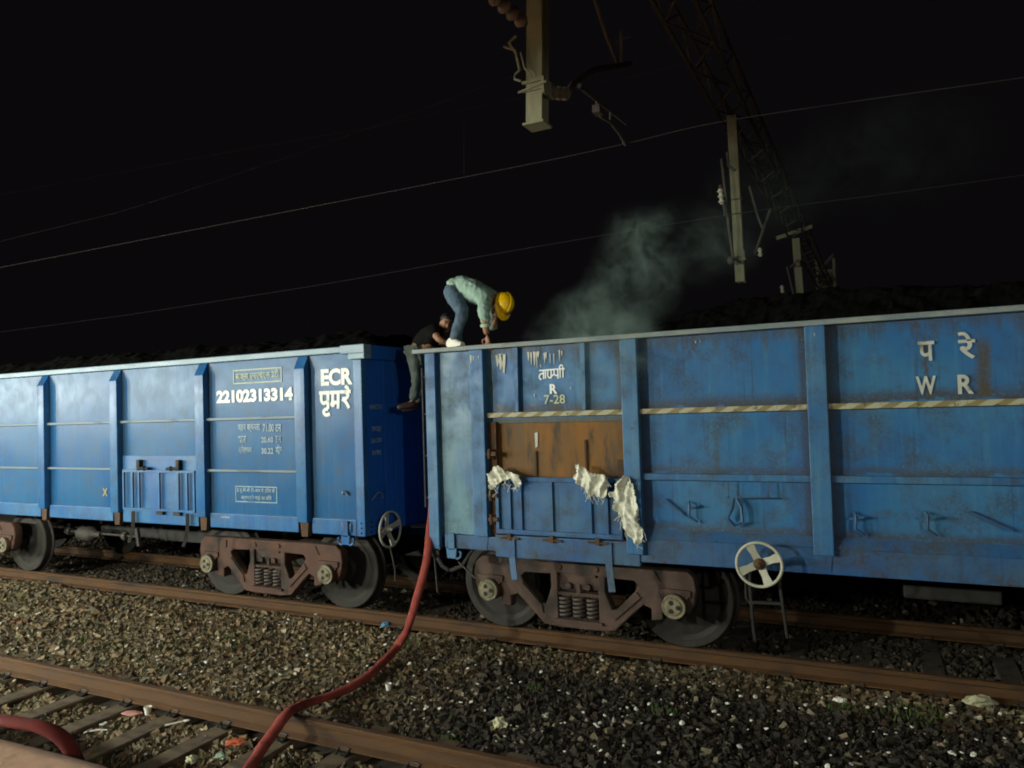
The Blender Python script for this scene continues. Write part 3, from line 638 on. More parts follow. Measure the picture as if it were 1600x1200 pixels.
# pull rods, handles and the label holder of the right bays
hb = MB().bar((2.62, SIDE-.07, 1.745), (2.62, SIDE-.07, 1.60), .012).bar((2.95, SIDE-.07, 1.75), (2.95, SIDE-.07, 1.61), .012).bar((2.60, SIDE-.07, 1.602), (2.97, SIDE-.07, 1.612), .012); hb.build('card_holder', M['sill2'], W2)
MB().tube([(2.66, SIDE-.05, 1.60), (2.64, SIDE-.06, 1.50), (2.60, SIDE-.06, 1.42), (2.66, SIDE-.05, 1.36), (2.73, SIDE-.06, 1.40), (2.72, SIDE-.06, 1.52), (2.68, SIDE-.05, 1.60)], .016, 6).build('seal_wire', M['sill2'], W2, sm=60)
for xx, zz in ((2.27, 1.50), (4.13, 1.47), (3.62, 1.45)):
    MB().tube([(xx-.01, SIDE-.012, zz+.05), (xx, SIDE-.05, zz+.03), (xx-.005, SIDE-.055, zz-.08), (xx+.06, SIDE-.02, zz-.13)], .012, 6).bar((xx-.05, SIDE-.04, zz+.0), (xx+.06, SIDE-.045, zz+.02), .02).build('handle', M['sill2'], W2, sm=50)
MB().bar((2.03, SIDE-.02, 1.57), (2.22, SIDE-.018, 1.41), .012, .02).bar((4.42, SIDE-.014, 1.53), (4.68, SIDE-.014, 1.40), .022, .02).build('weld_scar', M['sill2'], W2)
handbrake(W2, (2.872, -.96, 1.065), .183, '-y', PI/2+.42, M['handw'], .2)
st = MB().tube([(2.78, -.86, 1.0), (2.775, -.87, .86), (2.79, -.87, .52), (2.80, -.86, .40)], .014, 6).tube([(3.03, -.86, 1.0), (3.02, -.87, .88), (3.045, -.87, .62), (3.06, -.86, .45)], .014, 6).bar((2.775, -.87, .725), (3.04, -.87, .735), .03, .022)
st.tube([(2.68, -.5, 1.0), (2.68, -.5, .66), (2.76, -.6, .60)], .012, 6); st.build('step_ladder', M['dark'], W2, sm=50)
MB().box(3.95, 4.7, .1, .35, .62, .78, .02).box(3.9, 4.7, .4, .44, .7, .95).build('brake_gear_box', M['dark'], W2)
bogie(W2, 1.0, M['bogie2']); bogie(W2, 7.52, M['bogie2'])
# lettering
def put(W, body, box, m, bold=0.02, y=SIDE-.003, face='-y', lab=None):
    o = link_mesh('lettering', text_mesh(body, *box, bold=bold, y=y, face=face), m, W)
    if lab: o['label'] = lab
    return o
G8 = lambda pts: [(820+a/13.33, 550+b/13.33) for a, b in pts]
link_mesh('lettering', strokes([G8(p_) for p_ in ([(300, 388), (560, 366), (835, 345)], [(388, 385), (392, 480), (392, 565)], [(388, 450), (335, 455), (302, 510), (325, 568), (350, 560)], [(428, 382), (432, 555)],
    [(482, 375), (478, 490), (510, 538), (545, 520)], [(547, 370), (550, 550)], [(603, 368), (612, 440), (590, 480), (560, 500)], [(605, 455), (650, 490), (690, 470)], [(687, 362), (692, 555)], [(735, 355), (738, 540)], [(795, 350), (798, 530)], [(738, 352), (722, 320), (738, 282), (768, 272), (790, 300), (795, 350)])], .0068).mesh('l', 60), M['white'], W2)['label'] = 'white hand-painted lettering वापसी'
put(W2, 'R', (.93, 1.01, 2.565, 2.66), M['white'], .035, lab='white letter R')
put(W2, '7-28', (.865, 1.09, 2.465, 2.555), M['olive'], .012, lab='stained date 7-28')
put(W2, 'प', (4.12, 4.235, 2.71, 2.865), M['worn'], .02, lab='worn white letter प')
put(W2, 'रे', (4.395, 4.51, 2.71, 2.92), M['worn'], .02, lab='worn white letter रे')
put(W2, 'W', (4.095, 4.235, 2.445, 2.59), M['worn'], .03, lab='worn white letter W')
put(W2, 'R', (4.38, 4.485, 2.44, 2.59), M['worn'], .028, lab='worn white letter R')
def drip(x_, z1_, z0_, w_, y=SIDE-.004):
    MB().add([(x_-w_, y, z1_), (x_+w_, y, z1_), (x_+w_*.8, y, (z0_+z1_)/2), (x_+w_*.25, y, z0_), (x_-w_*.25, y, z0_+.005), (x_-w_*.7, y, (z0_+z1_)/2+.02)], [(0, 1, 2, 3, 4, 5)]).build('paint_drip', M['worn'], W2)
rr = random.Random(3)
for x_, z1_, z0_, w_ in ((.36, 2.98, 2.86, .02), (.395, 2.99, 2.83, .03), (.43, 2.985, 2.79, .026), (.71, 2.99, 2.90, .012), (.74, 2.985, 2.86, .01), (.775, 2.99, 2.85, .014), (.80, 2.98, 2.83, .008), (.815, 2.99, 2.93, .016), (.885, 2.97, 2.87, .010),
                         (.90, 2.975, 2.91, .012), (.945, 2.96, 2.86, .006), (.985, 2.96, 2.85, .006), (1.045, 2.99, 2.88, .008), (1.07, 2.98, 2.93, .008), (1.15, 2.625, 2.595, .010), (1.27, 2.55, 2.53, .010), (.76, 2.57, 2.54, .007), (.84, 2.86, 2.83, .008), (2.37, 2.99, 2.965, .008), (2.41, 2.99, 2.97, .005)):
    drip(x_, z1_, z0_, w_)
for x_, z1_, z0_, w_ in ((.10, 2.99, 2.90, .012), (.13, 2.98, 2.93, .008), (.19, 2.98, 2.94, .006), (3.37, 2.98, 2.955, .006)): drip(x_, z1_, z0_, w_, FRONT-.003)

# ---- left-hand, cleaner wagon -----------------------------------------------
L0, L1 = -11.68, -1.32
W1 = empty('freight_wagon', (-6.5, CY, 0), 'brighter blue open wagon on the left lettered 22102313314', 'wagon', 'blue open freight wagons')
ZT1 = 3.185; ZS1 = 1.062
p1 = [-2.20, -3.845, -5.495, -7.10, -8.75, -10.4]
b = sheet('s', L0+.01, L1-.09, 1.235, ZT1-.06, SIDE, None, None, .009, seed=11, hf=0.0)
b.box(L0, L1, FAR-.02, FAR, 1.06, ZT1-.02).box(L0, L0+.02, SIDE+.002, FAR-.022, 1.06, ZT1-.02)
b.box(L0+.022, L1-.04, SIDE+.06, FAR-.03, 1.14, 1.22).box(L0+.1, L1-.1, CY-.2, CY+.2, .82, 1.138)
b.build('body', M['blue1'], W1, sm=30)
ew = MB().box(L1-.03, L1-.005, SIDE+.022, FAR-.022, 1.06, ZT1-.07)
for yy in (-.43, -.235, .25, .75, 1.3, 1.85): ew.prism([(yy-.03, 0), (yy+.03, 0), (yy+.02, .05), (yy-.02, .05)], 'z', 1.10, ZT1-.15) if False else ew.box(L1-.006, L1+.035, yy-.018, yy+.018, 1.08, ZT1-.15, .006)
ew.build('end_wall', M['end1'], W1)
cp = MB().box(L0-.03, L1-.05, FRONT+.0, SIDE+.03, ZT1-.068, ZT1, .008).box(L0-.03, L1-.05, FAR-.03, FAR+.09, ZT1-.068, ZT1)
cp.build('top_rail', M['cope1'], W1)
MB().box(L1-.26, L1+.075, FRONT-.012, SIDE+.031, ZT1-.085, ZT1+.012, .008).box(L1-.15, L1+.074, FRONT-.010, SIDE+.03, ZT1-.15, ZT1-.084, .006).build('corner_cap', M['cope1'], W1)
MB().box(L1-.004, L1+.075, SIDE+.032, FAR-.03, ZT1-.15, ZT1+.008, .006).build('end_rail', M['end1'], W1)
MB().box(L1-.115, L1, FRONT+.03, SIDE+.021, ZS1, ZT1-.152, .008).build('corner_post', M['blue1p'], W1)
for x_ in p1:
    mb = MB()
    mb.prism([(FRONT, 1.19), (FRONT, 2.97), (SIDE-.01, ZT1-.07), (SIDE-.0005, ZT1-.07), (SIDE-.0005, 1.19)], 'x', x_-.075, x_+.075)
    mb.build('side_post', M['blue1p'], W1, bevel=.008)
    MB().prism([(x_-.06, 1.185), (x_+.06, 1.185), (x_+.045, 1.02), (x_-.045, 1.02)], 'y', SIDE-.05, SIDE+.018).build('post_bracket', M['rust'], W1)
ed = sorted(p1)+[L1]
for i in range(len(ed)-2):
    a, c = ed[i]+.078, ed[i+1]-.078
    MB().box(a, c, SIDE-.045, SIDE-.0005, 2.392, 2.425, .004).build('stiffener', M['strip1'], W1)
    if abs(ed[i]+5.495) > .1: MB().box(a, c, SIDE-.045, SIDE-.0005, 1.755, 1.785, .004).build('stiffener', M['strip1'], W1)
for i in range(len(ed)-1):
    a, c = ed[i]+.085, ed[i+1]-(.085 if i < len(ed)-2 else .12)
    MB().box(a+.02, c-.02, SIDE-.035, SIDE+.02, ZS1, 1.238, .006).build('side_sill', M['blue1p'], W1)
# door of bars in the third bay
dp = MB().box(-5.40, -3.935, SIDE-.022, SIDE-.0005, 1.245, 1.95).build('door', M['blue1p'], W1)
fr_ = MB().box(-5.34, -3.97, SIDE-.075, SIDE-.05, 1.735, 1.765).box(-5.34, -3.97, SIDE-.075, SIDE-.05, 1.235, 1.262).box(-5.34, -5.315, SIDE-.075, SIDE-.05, 1.262, 1.735).box(-3.995, -3.97, SIDE-.075, SIDE-.05, 1.262, 1.735)
fr_.build('door_frame', M['blue1p'], dp)
for x_ in (-5.16, -5.03, -4.64, -4.28, -4.12): MB().box(x_-.016, x_+.016, SIDE-.07, SIDE-.045, 1.263, 1.734).build('door_bar', M['blue1p'], dp)
for x_, sg in ((-5.02, 1), (-4.27, -1)):
    MB().box(x_-.03, x_+.03, SIDE-.085, SIDE-.02, 1.76, 1.90, .01).tube([(x_, SIDE-.07, 1.79), (x_+sg*.2, SIDE-.075, 1.785)], .02, 8).ball((x_+sg*.12, SIDE-.08, 1.79), .035, 1).build('door_latch', M['dark'], dp, sm=40)
for x_ in (-4.62, -4.3): MB().box(x_-.06, x_+.06, SIDE-.08, SIDE-.04, 1.19, 1.232).build('door_latch', M['dark'], dp)
for x_ in (-5.125, -4.095):
    MB().tube([(x_, SIDE-.08, 1.22), (x_, SIDE-.085, 1.02), (x_-.03, SIDE-.10, .88), (x_-.03, SIDE-.13, .81)], .028, 4).build('door_stop_strap', M['iron'], W1)
hk = MB(); hook(hk, -1.59, SIDE-.06, .965, 1.0, True); hk.box(-1.66, -1.52, SIDE-.05, SIDE-.036, 1.10, 1.2, .004); hk.build('lashing_hook', M['blue1p'], W1, sm=40)
MB().tube([(-1.655, SIDE-.01, 1.52), (-1.635, SIDE-.045, 1.56), (-1.61, SIDE-.03, 1.545), (-1.585, SIDE-.01, 1.51)], .014, 6).ball((-1.628, SIDE-.04, 1.545), .018, 1).build('lashing_cleat', M['cope1'], W1, sm=60)
MB().tube([(L1+.005, -.705, 1.46), (L1+.04, -.70, 1.475), (L1+.045, -.66, 1.52), (L1+.045, -.61, 1.535), (L1+.045, -.55, 1.51), (L1+.04, -.525, 1.46), (L1+.005, -.52, 1.455)], .008, 6).build('grab_handle', M['cope1'], W1, sm=60)
bl = MB()
for k in range(3):
    for dx in (-1.37,): bl.ball((dx, FRONT+.028, 1.10+.055*k), .011, 1)
    bl.ball((L1+.002, -.70, 1.10+.055*k), .012, 1)
bl.build('rivet', M['dark'], W1)
handbrake(W1, (L1+.12, -.515, 1.105), .198, '+x', .30, M['handw'], .16)
MB().tube([(L1+.10, -.50, .90), (L1+.11, -.47, .78), (L1+.12, -.44, .62), (L1+.10, -.42, .50)], .010, 6).build('brake_pipe', M['iron'], W1, sm=60)
rg = MB().tube([(-8.7, .3, .63), (-6.6, .3, .615)], .018, 8).lathe([(.06, -.4), (.11, -.38), (.12, -.1), (.09, -.05), (.05, 0), (.05, .12)], (-7.55, .3, .605), 'x', 18).lathe([(.06, -.04), (.07, 0), (.06, .04)], (-6.85, .3, .61), 'x', 12).bar((-6.55, .28, .75), (-6.5, .28, .48), .05).lathe([(.055, -.06), (.06, .06)], (-8.25, .3, .62), 'x', 12)
rg.build('brake_rigging', M['iron'], W1, sm=40)
MB().box(-8.0, -4.6, CY-.15, CY+.5, .5, .7).build('brake_cylinder', M['dark'], W1)
bogie(W1, -3.22, M['bogie']); bogie(W1, -9.78, M['bogie'])
fr1 = link_mesh('lettering', join_meshes([strip_frame(-3.335, -2.54, 2.835, 3.01, .014, SIDE-.003).mesh('f'), text_mesh('बाक्स एनएचएल 2टी', -3.29, -2.585, 2.865, 2.985, .012)], 'lettering'), M['olive'], W1)
fr1['label'] = 'framed cream lettering near the top rail'
put(W1, '22102313314', (-3.63, -2.375, 2.607, 2.765), M['white'], .052, lab='white wagon number 22102313314')
for tx, bx_ in (('वहन क्षमता', (-3.27, -2.90, 2.235, 2.335)), ('71.00 टन', (-2.86, -2.57, 2.24, 2.335)), ('भार', (-3.27, -3.14, 2.105, 2.195)), ('20.60', (-2.89, -2.70, 2.11, 2.18)), ('टन', (-2.66, -2.57, 2.11, 2.19)), ('क्षेत्रफल', (-3.27, -3.05, 1.97, 2.075)), ('30.22', (-2.89, -2.70, 1.975, 2.045)), ('मी²', (-2.66, -2.565, 1.975, 2.085))):
    put(W1, tx, bx_, M['faded'], .018)
o = link_mesh('lettering', join_meshes([strip_frame(-3.335, -2.655, 1.385, 1.58, .010, SIDE-.003).mesh('f'), text_mesh('ई यू बी-बी टी-आर में टिपर से', -3.31, -2.69, 1.495, 1.565, .012), text_mesh('अनुरक्षित गाड़ी का डिपो', -3.24, -2.74, 1.405, 1.475, .012)], 'lettering'), M['faded'], W1); o['label'] = 'two small framed lines of faded lettering'
put(W1, 'ECR', (-1.945, -1.487, 2.757, 2.952), M['white'], .047, lab='white letters ECR')
G7 = lambda pts: [(480+a/3.752, 540+b/3.752) for a, b in pts]
for nm, ps in (('पू', [[(70, 278), (132, 276)], [(84, 278), (83, 318), (95, 338), (120, 328)], [(122, 277), (122, 372)], [(122, 372), (104, 376), (97, 392), (110, 407), (134, 401)]]),
               ('म', [[(134, 276), (192, 273)], [(150, 276), (150, 325), (143, 345), (152, 350), (158, 336)], [(150, 333), (182, 333)], [(182, 274), (182, 370)]]),
               ('रे', [[(194, 272), (256, 268)], [(226, 271), (240, 290), (228, 309), (206, 312)], [(206, 312), (228, 332), (246, 366)], [(240, 268), (238, 250), (222, 238)]])):
    link_mesh('lettering', strokes([G7(p_) for p_ in ps], .0205).mesh('l', 60), M['white'], W1)['label'] = 'large white painted letter '+nm
put(W1, 'X', (-5.86, -5.75, 1.39, 1.50), M['yellow'], .03, lab='small yellow stencil cross')
put(W1, '10.963', (-3.55, -3.405, 1.183, 1.21), M['faded'], .02, y=SIDE-.039)
for tx, bx_ in (('NACO II', (-.675, -.44, 2.470, 2.525)), ('BVZI', (-.65, -.485, 2.22, 2.275)), ('26131', (-.675, -.475, 2.09, 2.145)), ('3193', (-.66, -.495, 1.95, 2.005))):
    put(W1, tx, bx_, M['faded'], .03, y=L1+.001, face='+x')

# couplers, hose pipes and rods between the wagons
cpl = MB().box(-1.30, -.95, CY-.12, CY+.12, .88, 1.10, .02).prism([(-1.0, .86), (-.86, .86), (-.80, .98), (-.86, 1.16), (-1.0, 1.16)], 'y', CY-.16, CY+.16)
cpl.build('coupler', M['dark'], W1)
MB().box(-.82, -.48, CY-.12, CY+.12, .88, 1.10, .02).prism([(-.78, .87), (-.88, .87), (-.795, 1.0), (-.88, 1.15), (-.78, 1.15)], 'y', CY-.15, CY+.15).build('coupler', M['dark'], W2)
MB().tube([(-1.30, .45, .95), (-1.20, .3, .8), (-1.0, .25, .55), (-.9, .25, .5)], .03, 8).build('brake_pipe', M['dark'], W1, sm=60)
MB().tube([(-.46, .45, .95), (-.56, .3, .8), (-.72, .25, .56), (-.88, .25, .5)], .03, 8).build('brake_pipe', M['dark'], W2, sm=60)
MB().tube([(-.52, -.45, 1.0), (-.70, -.38, .78), (-.70, -.34, .40)], .012, 6).tube([(-.5, -.2, .72), (-.3, -.2, .56), (-.05, -.22, .60)], .014, 6).build('uncoupling_rod', M['iron'], W2, sm=60)
MB().lathe([(.105, 0), (.11, .012), (.085, .012), (.085, 0)], (L1+.16, .02, 1.055), 'z', 20).build('pipe_flange', M['handw'], W1, sm=40)

# ------------------------------------------------------------------ coal loads
def coal(x0, x1, y0, y1, zrim, zmid, label, seed, peaks=()):
    nx, ny = int((x1-x0)/.045), int((y1-y0)/.06); vs = []
    for j in range(ny+1):
        for i in range(nx+1):
            x_, y_ = x0+(x1-x0)*i/nx, y0+(y1-y0)*j/ny
            e_ = min(1, (y_-y0)/1.1, (y1-y_)/1.1, (x_-x0)/1.0+.25, (x1-x_)/1.0+.25); e_ = max(0, e_)
            e_ = e_*e_*(3-2*e_)
            z_ = zrim+(zmid-zrim)*e_
            for px_, amt, wd in peaks: z_ += amt*math.exp(-((x_-px_)/wd)**2)*e_
            v = Vector((x_, y_, seed))
            z_ += .09*noise.noise(v*1.7)*e_+.05*noise.noise(v*5)+.035*noise.noise(v*13)
            vs.append((x_, y_, z_))
    f = [(j*(nx+1)+i, j*(nx+1)+i+1, (j+1)*(nx+1)+i+1, (j+1)*(nx+1)+i) for j in range(ny) for i in range(nx)]
    o = MB().add(vs, f).build('coal_load', M['coal'], origin=((x0+x1)/2, CY, 1.25))
    return tag(o, label, 'coal', 'coal heaped in the wagons', kind='stuff')
coal(X0+.03, X1-.03, SIDE+.045, FAR-.03, ZT-.10, ZT+.30, 'black coal heaped in the smoking right-hand wagon', 2.0, ((3.2, .10, 1.2), (0.3, -.30, 1.3)))
coal(L0+.03, L1-.06, SIDE+.045, FAR-.03, ZT1-.10, ZT1+.27, 'black coal heaped above the rim of the left wagon', 6.0)

# ------------------------------------------------------------------ torn sacking on the door
def inside(p, poly):
    c = False; n = len(poly)
    for i in range(n):
        a, b = poly[i], poly[i-1]
        if (a[1] > p[1]) != (b[1] > p[1]) and p[0] < (b[0]-a[0])*(p[1]-a[1])/(b[1]-a[1])+a[0]: c = not c
    return c
def facet(a, b, seed):
    """height of crumpled cloth: flat triangles between random lattice points"""
    i, j = math.floor(a), math.floor(b); fa, fb = a-i, b-j
    R = lambda p, q: (math.sin(p*127.1+q*311.7+seed*74.7)*43758.5453) % 1.0
    if fa+fb < 1: return R(i, j)+(R(i+1, j)-R(i, j))*fa+(R(i, j+1)-R(i, j))*fb
    return R(i+1, j+1)+(R(i, j+1)-R(i+1, j+1))*(1-fa)+(R(i+1, j)-R(i+1, j+1))*(1-fb)
def rag(pix, label, seed, ang, lift=.07, fray=.012):
    yb = SIDE-.10
    poly = [(p.x, p.z) for p in (atY(u, v, yb) for u, v in pix)]
    xs_ = [p[0] for p in poly]; zs_ = [p[1] for p in poly]; cell = .011
    x0, z0 = min(xs_), min(zs_); cell = .009; nx, nz = int((max(xs_)-x0)/cell)+1, int((max(zs_)-z0)/cell)+1
    idx = {}; vs = []; fs = []
    ca, sa = math.cos(ang), math.sin(ang)
    def vert(i, j):
        if (i, j) not in idx:
            x_, z_ = x0+i*cell, z0+j*cell
            s_ = x_*ca+z_*sa; q = -x_*sa+z_*ca
            wx_ = noise.noise(Vector((x_*5, z_*5, seed+20)))*.05; wz_ = noise.noise(Vector((x_*5, z_*5, seed+40)))*.05
            h1 = facet((s_+wx_)/.040, (q+wz_)/.115, seed); h2 = facet((s_+q*.6+wz_)/.030, (q-s_*.5-wx_)/.045, seed+31)
            y_ = yb+.045-lift*1.25*h1-.032*h2
            jx = .006*noise.noise(Vector((x_*60, z_*60, seed))); jz = .008*noise.noise(Vector((x_*55, z_*70, seed+9)))
            idx[(i, j)] = len(vs); vs.append((x_+jx, y_, z_+jz))
        return idx[(i, j)]
    for j in range(nz):
        for i in range(nx):
            cx_, cz_ = x0+(i+.5)*cell, z0+(j+.5)*cell
            if inside((cx_+fray*noise.noise(Vector((cx_*45, cz_*45, seed))), cz_+fray*noise.noise(Vector((cx_*60, cz_*30, seed+5)))), poly):
                fs.append((vert(i, j), vert(i+1, j), vert(i+1, j+1), vert(i, j+1)))
    mb = MB().add(vs, fs)
    me = bpy.data.meshes.new('rag'); me.from_pydata(mb.v, [], mb.f)
    ob = bpy.data.objects.new('tmp', me); COL.objects.link(ob); md = ob.modifiers.new('s', 'SOLIDIFY'); md.thickness = .006
    dg = bpy.context.evaluated_depsgraph_get(); dg.update(); me2 = bpy.data.meshes.new_from_object(ob.evaluated_get(dg)); bpy.data.objects.remove(ob)
    # loose threads along the lower edge
    th = MB(); low = sorted(poly, key=lambda p: p[1])[:max(3, len(poly)//2)]; r_ = random.Random(seed)
    for _ in range(16):
        a, b_ = r_.choice(low), r_.choice(low); k = r_.random()*.35; x_, z_ = a[0]+(b_[0]-a[0])*k, a[1]+(b_[1]-a[1])*k
        th.tube([(x_, yb-.01, z_+.01), (x_+r_.uniform(-.03, .03), yb-.015, z_-.03), (x_+r_.uniform(-.05, .05), yb-.01, z_-r_.uniform(.04, .09))], .0022, 4)
    me3 = join_meshes([me2, th.mesh('t')], 'torn_sack'); smooth(me3, 60)
    o = link_mesh('torn_sack', me3, M['cloth'], origin=(sum(xs_)/len(xs_), yb, min(zs_)))
    return tag(o, label, 'rag', 'white sacking rags on the wagon door')
C4 = lambda pts: [(650+a/4, 600+b/4) for a, b in pts]
rag(C4([(480, 520), (512, 514), (560, 545), (640, 562), (664, 600), (650, 640), (620, 630), (595, 590), (555, 600), (500, 632), (458, 668), (446, 590)]), 'small white rag at the left corner of the open door', 1, .5)
rag(C4([(998, 503), (1030, 505), (1080, 543), (1110, 562), (1180, 566), (1202, 590), (1192, 700), (1160, 716), (1110, 692), (1080, 706), (1060, 650), (1010, 622), (986, 582), (1006, 556)]), 'crumpled white rag bunched on top of the low door', 2, -.6)
rag(C4([(1312, 572), (1350, 600), (1372, 660), (1388, 780), (1396, 870), (1422, 930), (1412, 985), (1385, 1004), (1330, 950), (1290, 880), (1265, 800), (1238, 770), (1250, 720), (1212, 680), (1250, 660), (1260, 610)]), 'long torn white rag hanging beside the door post', 3, -.2, .08, .02)

# ------------------------------------------------------------------ hoses
hp = [(-.545, .5, 3.02), (-.545, .2, 3.0), (-.55, -.1, 2.8), (-.55, -.40, 2.3), (-.555, -.58, 1.7), atY(673, 800, -.68), atY(668, 860, -.85), atY(656, 920, -1.0), atY(641, 970, -1.12), atZ(624, 1005, -.03), atZ(600, 1034, -.10), atZ(560, 1068, -.12), atZ(520, 1086, -.12), atZ(490, 1095, -.09), atZ(462, 1106, .01), atZ(447, 1117, .05), atZ(425, 1146, -.02), atZ(400, 1184, -.09), atZ(370, 1232, -.11), atZ(340, 1290, -.12)]
pts = spline(hp, 12)
pts = [p+Vector((noise.noise(p*3)*.016+noise.noise(p*9)*.006, noise.noise(p*3+Vector((5, 0, 0)))*.016, 0)) for p in pts]
rs = [.045*(1+.12*noise.noise(p*4)+.08*noise.noise(p*11)) for p in pts]
hz = MB().tube(pts, rs, 16, flat=.78).build('fire_hose', M['hose'], sm=60, origin=tuple(hp[10])); tag(hz, 'long red hose running from the wagon gap across the foreground rail', 'hose', 'red hoses')
hp2 = [(-1.8, -5.15, .885), (-1.2, -5.10, .89), (-.75, -5.13, .89), (-.45, -5.14, .893), (-.24, -5.13, .895), (-.08, -5.10, .885), (.05, -5.07, .83), (.14, -5.06, .72), (.22, -5.04, .5), (.3, -4.95, .1), (.45, -4.8, -.1), (.8, -4.6, -.12)]
pts = spline(hp2, 10); rs = [.041*(1+.16*noise.noise(p*6)) for p in pts]
tag(MB().tube(pts, rs, 16, flat=.62).build('fire_hose', M['hose2'], sm=60, origin=(-.3, -5.13, .84)), 'short dark red hose bend lying over the platform edge', 'hose', 'red hoses')

# ------------------------------------------------------------------ people
def skin(verts, edges, sub=2, root=0):
    me = bpy.data.meshes.new('sk'); me.from_pydata([v[:3] for v in verts], edges, [])
    ob = bpy.data.objects.new('sk', me); COL.objects.link(ob)
    ob.modifiers.new('skin', 'SKIN'); md = ob.modifiers.new('sub', 'SUBSURF'); md.levels = sub; md.render_levels = sub
    if not me.skin_vertices: me.skin_vertices.new()
    for i, v in enumerate(verts):
        r = v[3]; me.skin_vertices[0].data[i].radius = r if isinstance(r, tuple) else (r, r); me.skin_vertices[0].data[i].use_root = (i == root)
    dg = bpy.context.evaluated_depsgraph_get(); dg.update(); out = bpy.data.meshes.new_from_object(ob.evaluated_get(dg)); bpy.data.objects.remove(ob)
    return out
def chain(pts): return skin(pts, [(i, i+1) for i in range(len(pts)-1)])
def fuse(ms, voxel=.009, sm=4):
    me = join_meshes(ms, 'fuse'); ob = bpy.data.objects.new('fz', me); COL.objects.link(ob)
    md = ob.modifiers.new('r', 'REMESH'); md.mode = 'VOXEL'; md.voxel_size = voxel; md.use_smooth_shade = True
    if sm: q = ob.modifiers.new('s', 'SMOOTH'); q.iterations = sm; q.factor = .5
    dg = bpy.context.evaluated_depsgraph_get(); dg.update(); out = bpy.data.meshes.new_from_object(ob.evaluated_get(dg)); bpy.data.objects.remove(ob); return out
def P4(v, r): return (v[0], v[1], v[2], r)
def hand(wrist, d, side, curl, ms, s=1.0):
    """palm + four bent fingers of unequal length + thumb; d: pointing direction, side: across the knuckles, curl: way the fingers close"""
    w_, d, sd, cu = Vector(wrist), Vector(d).normalized(), Vector(side).normalized(), Vector(curl).normalized()
    k = w_+d*.085*s
    ms.append(chain([P4(w_, .022*s), P4(w_+d*.045*s, (.034*s, .018*s)), P4(k, (.036*s, .015*s))]))
    for i, (o_, ln) in enumerate(((-.030, .066), (-.010, .078), (.011, .072), (.031, .056))):
        a = k+sd*o_*s-d*.012*s
        b = a+d*ln*.55*s+cu*.008*s; c = b+(d*.6+cu*.7)*ln*.42*s; e = c+(d*.1+cu)*ln*.3*s
        ms.append(chain([P4(a, .0095*s), P4(b, .009*s), P4(c, .0085*s), P4(e, .0075*s)]))
    a = w_+d*.03*s-sd*.028*s
    ms.append(chain([P4(a, .012*s), P4(a+(d*.6-sd*.8)*.035*s, .0105*s), P4(a+(d*1.1-sd*.55+cu*.5)*.058*s, .009*s)]))
def blob(c, r, axes=None):
    bm = bmesh.new(); bmesh.ops.create_icosphere(bm, subdivisions=3, radius=1)
    A = axes or (Vector((1, 0, 0)), Vector((0, 1, 0)), Vector((0, 0, 1)))
    for v in bm.verts: v.co = Vector(c)+A[0]*v.co.x*r[0]+A[1]*v.co.y*r[1]+A[2]*v.co.z*r[2]
    me = bpy.data.meshes.new('b'); bm.to_mesh(me); bm.free(); return me
def head(c, fwd, up, ms, k=.9):
    """skull, jaw, nose, lips, ears; returns axes"""
    f = Vector(fwd).normalized(); u_ = Vector(up); u_ = (u_-f*u_.dot(f)).normalized(); s_ = f.cross(u_); A = (f, s_, u_); c = Vector(c); n_before = len(ms)
    ms += [blob(c+u_*.025-f*.008, (.094, .075, .088), A), blob(c+f*.018-u_*.045, (.066, .058, .066), A), blob(c+f*.05-u_*.088, (.026, .030, .022), A)]
    ms += [blob(c+f*.094-u_*.020, (.017, .013, .016), A), blob(c+f*.084+u_*.004, (.012, .010, .024), A), blob(c+f*.080-u_*.055, (.011, .024, .008), A), blob(c+f*.076-u_*.068, (.011, .021, .008), A), blob(c+f*.074+u_*.030, (.014, .050, .010), A)]
    for q in (-1, 1): ms += [blob(c+s_*q*.074-f*.012-u_*.012, (.018, .010, .030), A), blob(c+f*.058+s_*q*.036-u_*.035, (.022, .022, .022), A)]
    for me_ in ms[n_before:]:
        for v in me_.vertices: v.co = c+(v.co-c)*k
    return f, s_, u_
def eyes(c, A, par):
    f, s_, u_ = A; mb = MB()
    for q in (-1, 1): mb.ball(Vector(c)+f*.072+s_*q*.027+u_*.009, .0105, 2)
    mb.build('eye', M['hair'], par, sm=60)
    mb = MB()
    for q in (-1, 1): mb.tube([Vector(c)+f*.075+s_*q*.013+u_*.026, Vector(c)+f*.076+s_*q*.028+u_*.031, Vector(c)+f*.064+s_*q*.045+u_*.026], .005, 6)
    mb.build('eyebrow', M['hair'], par, sm=60)

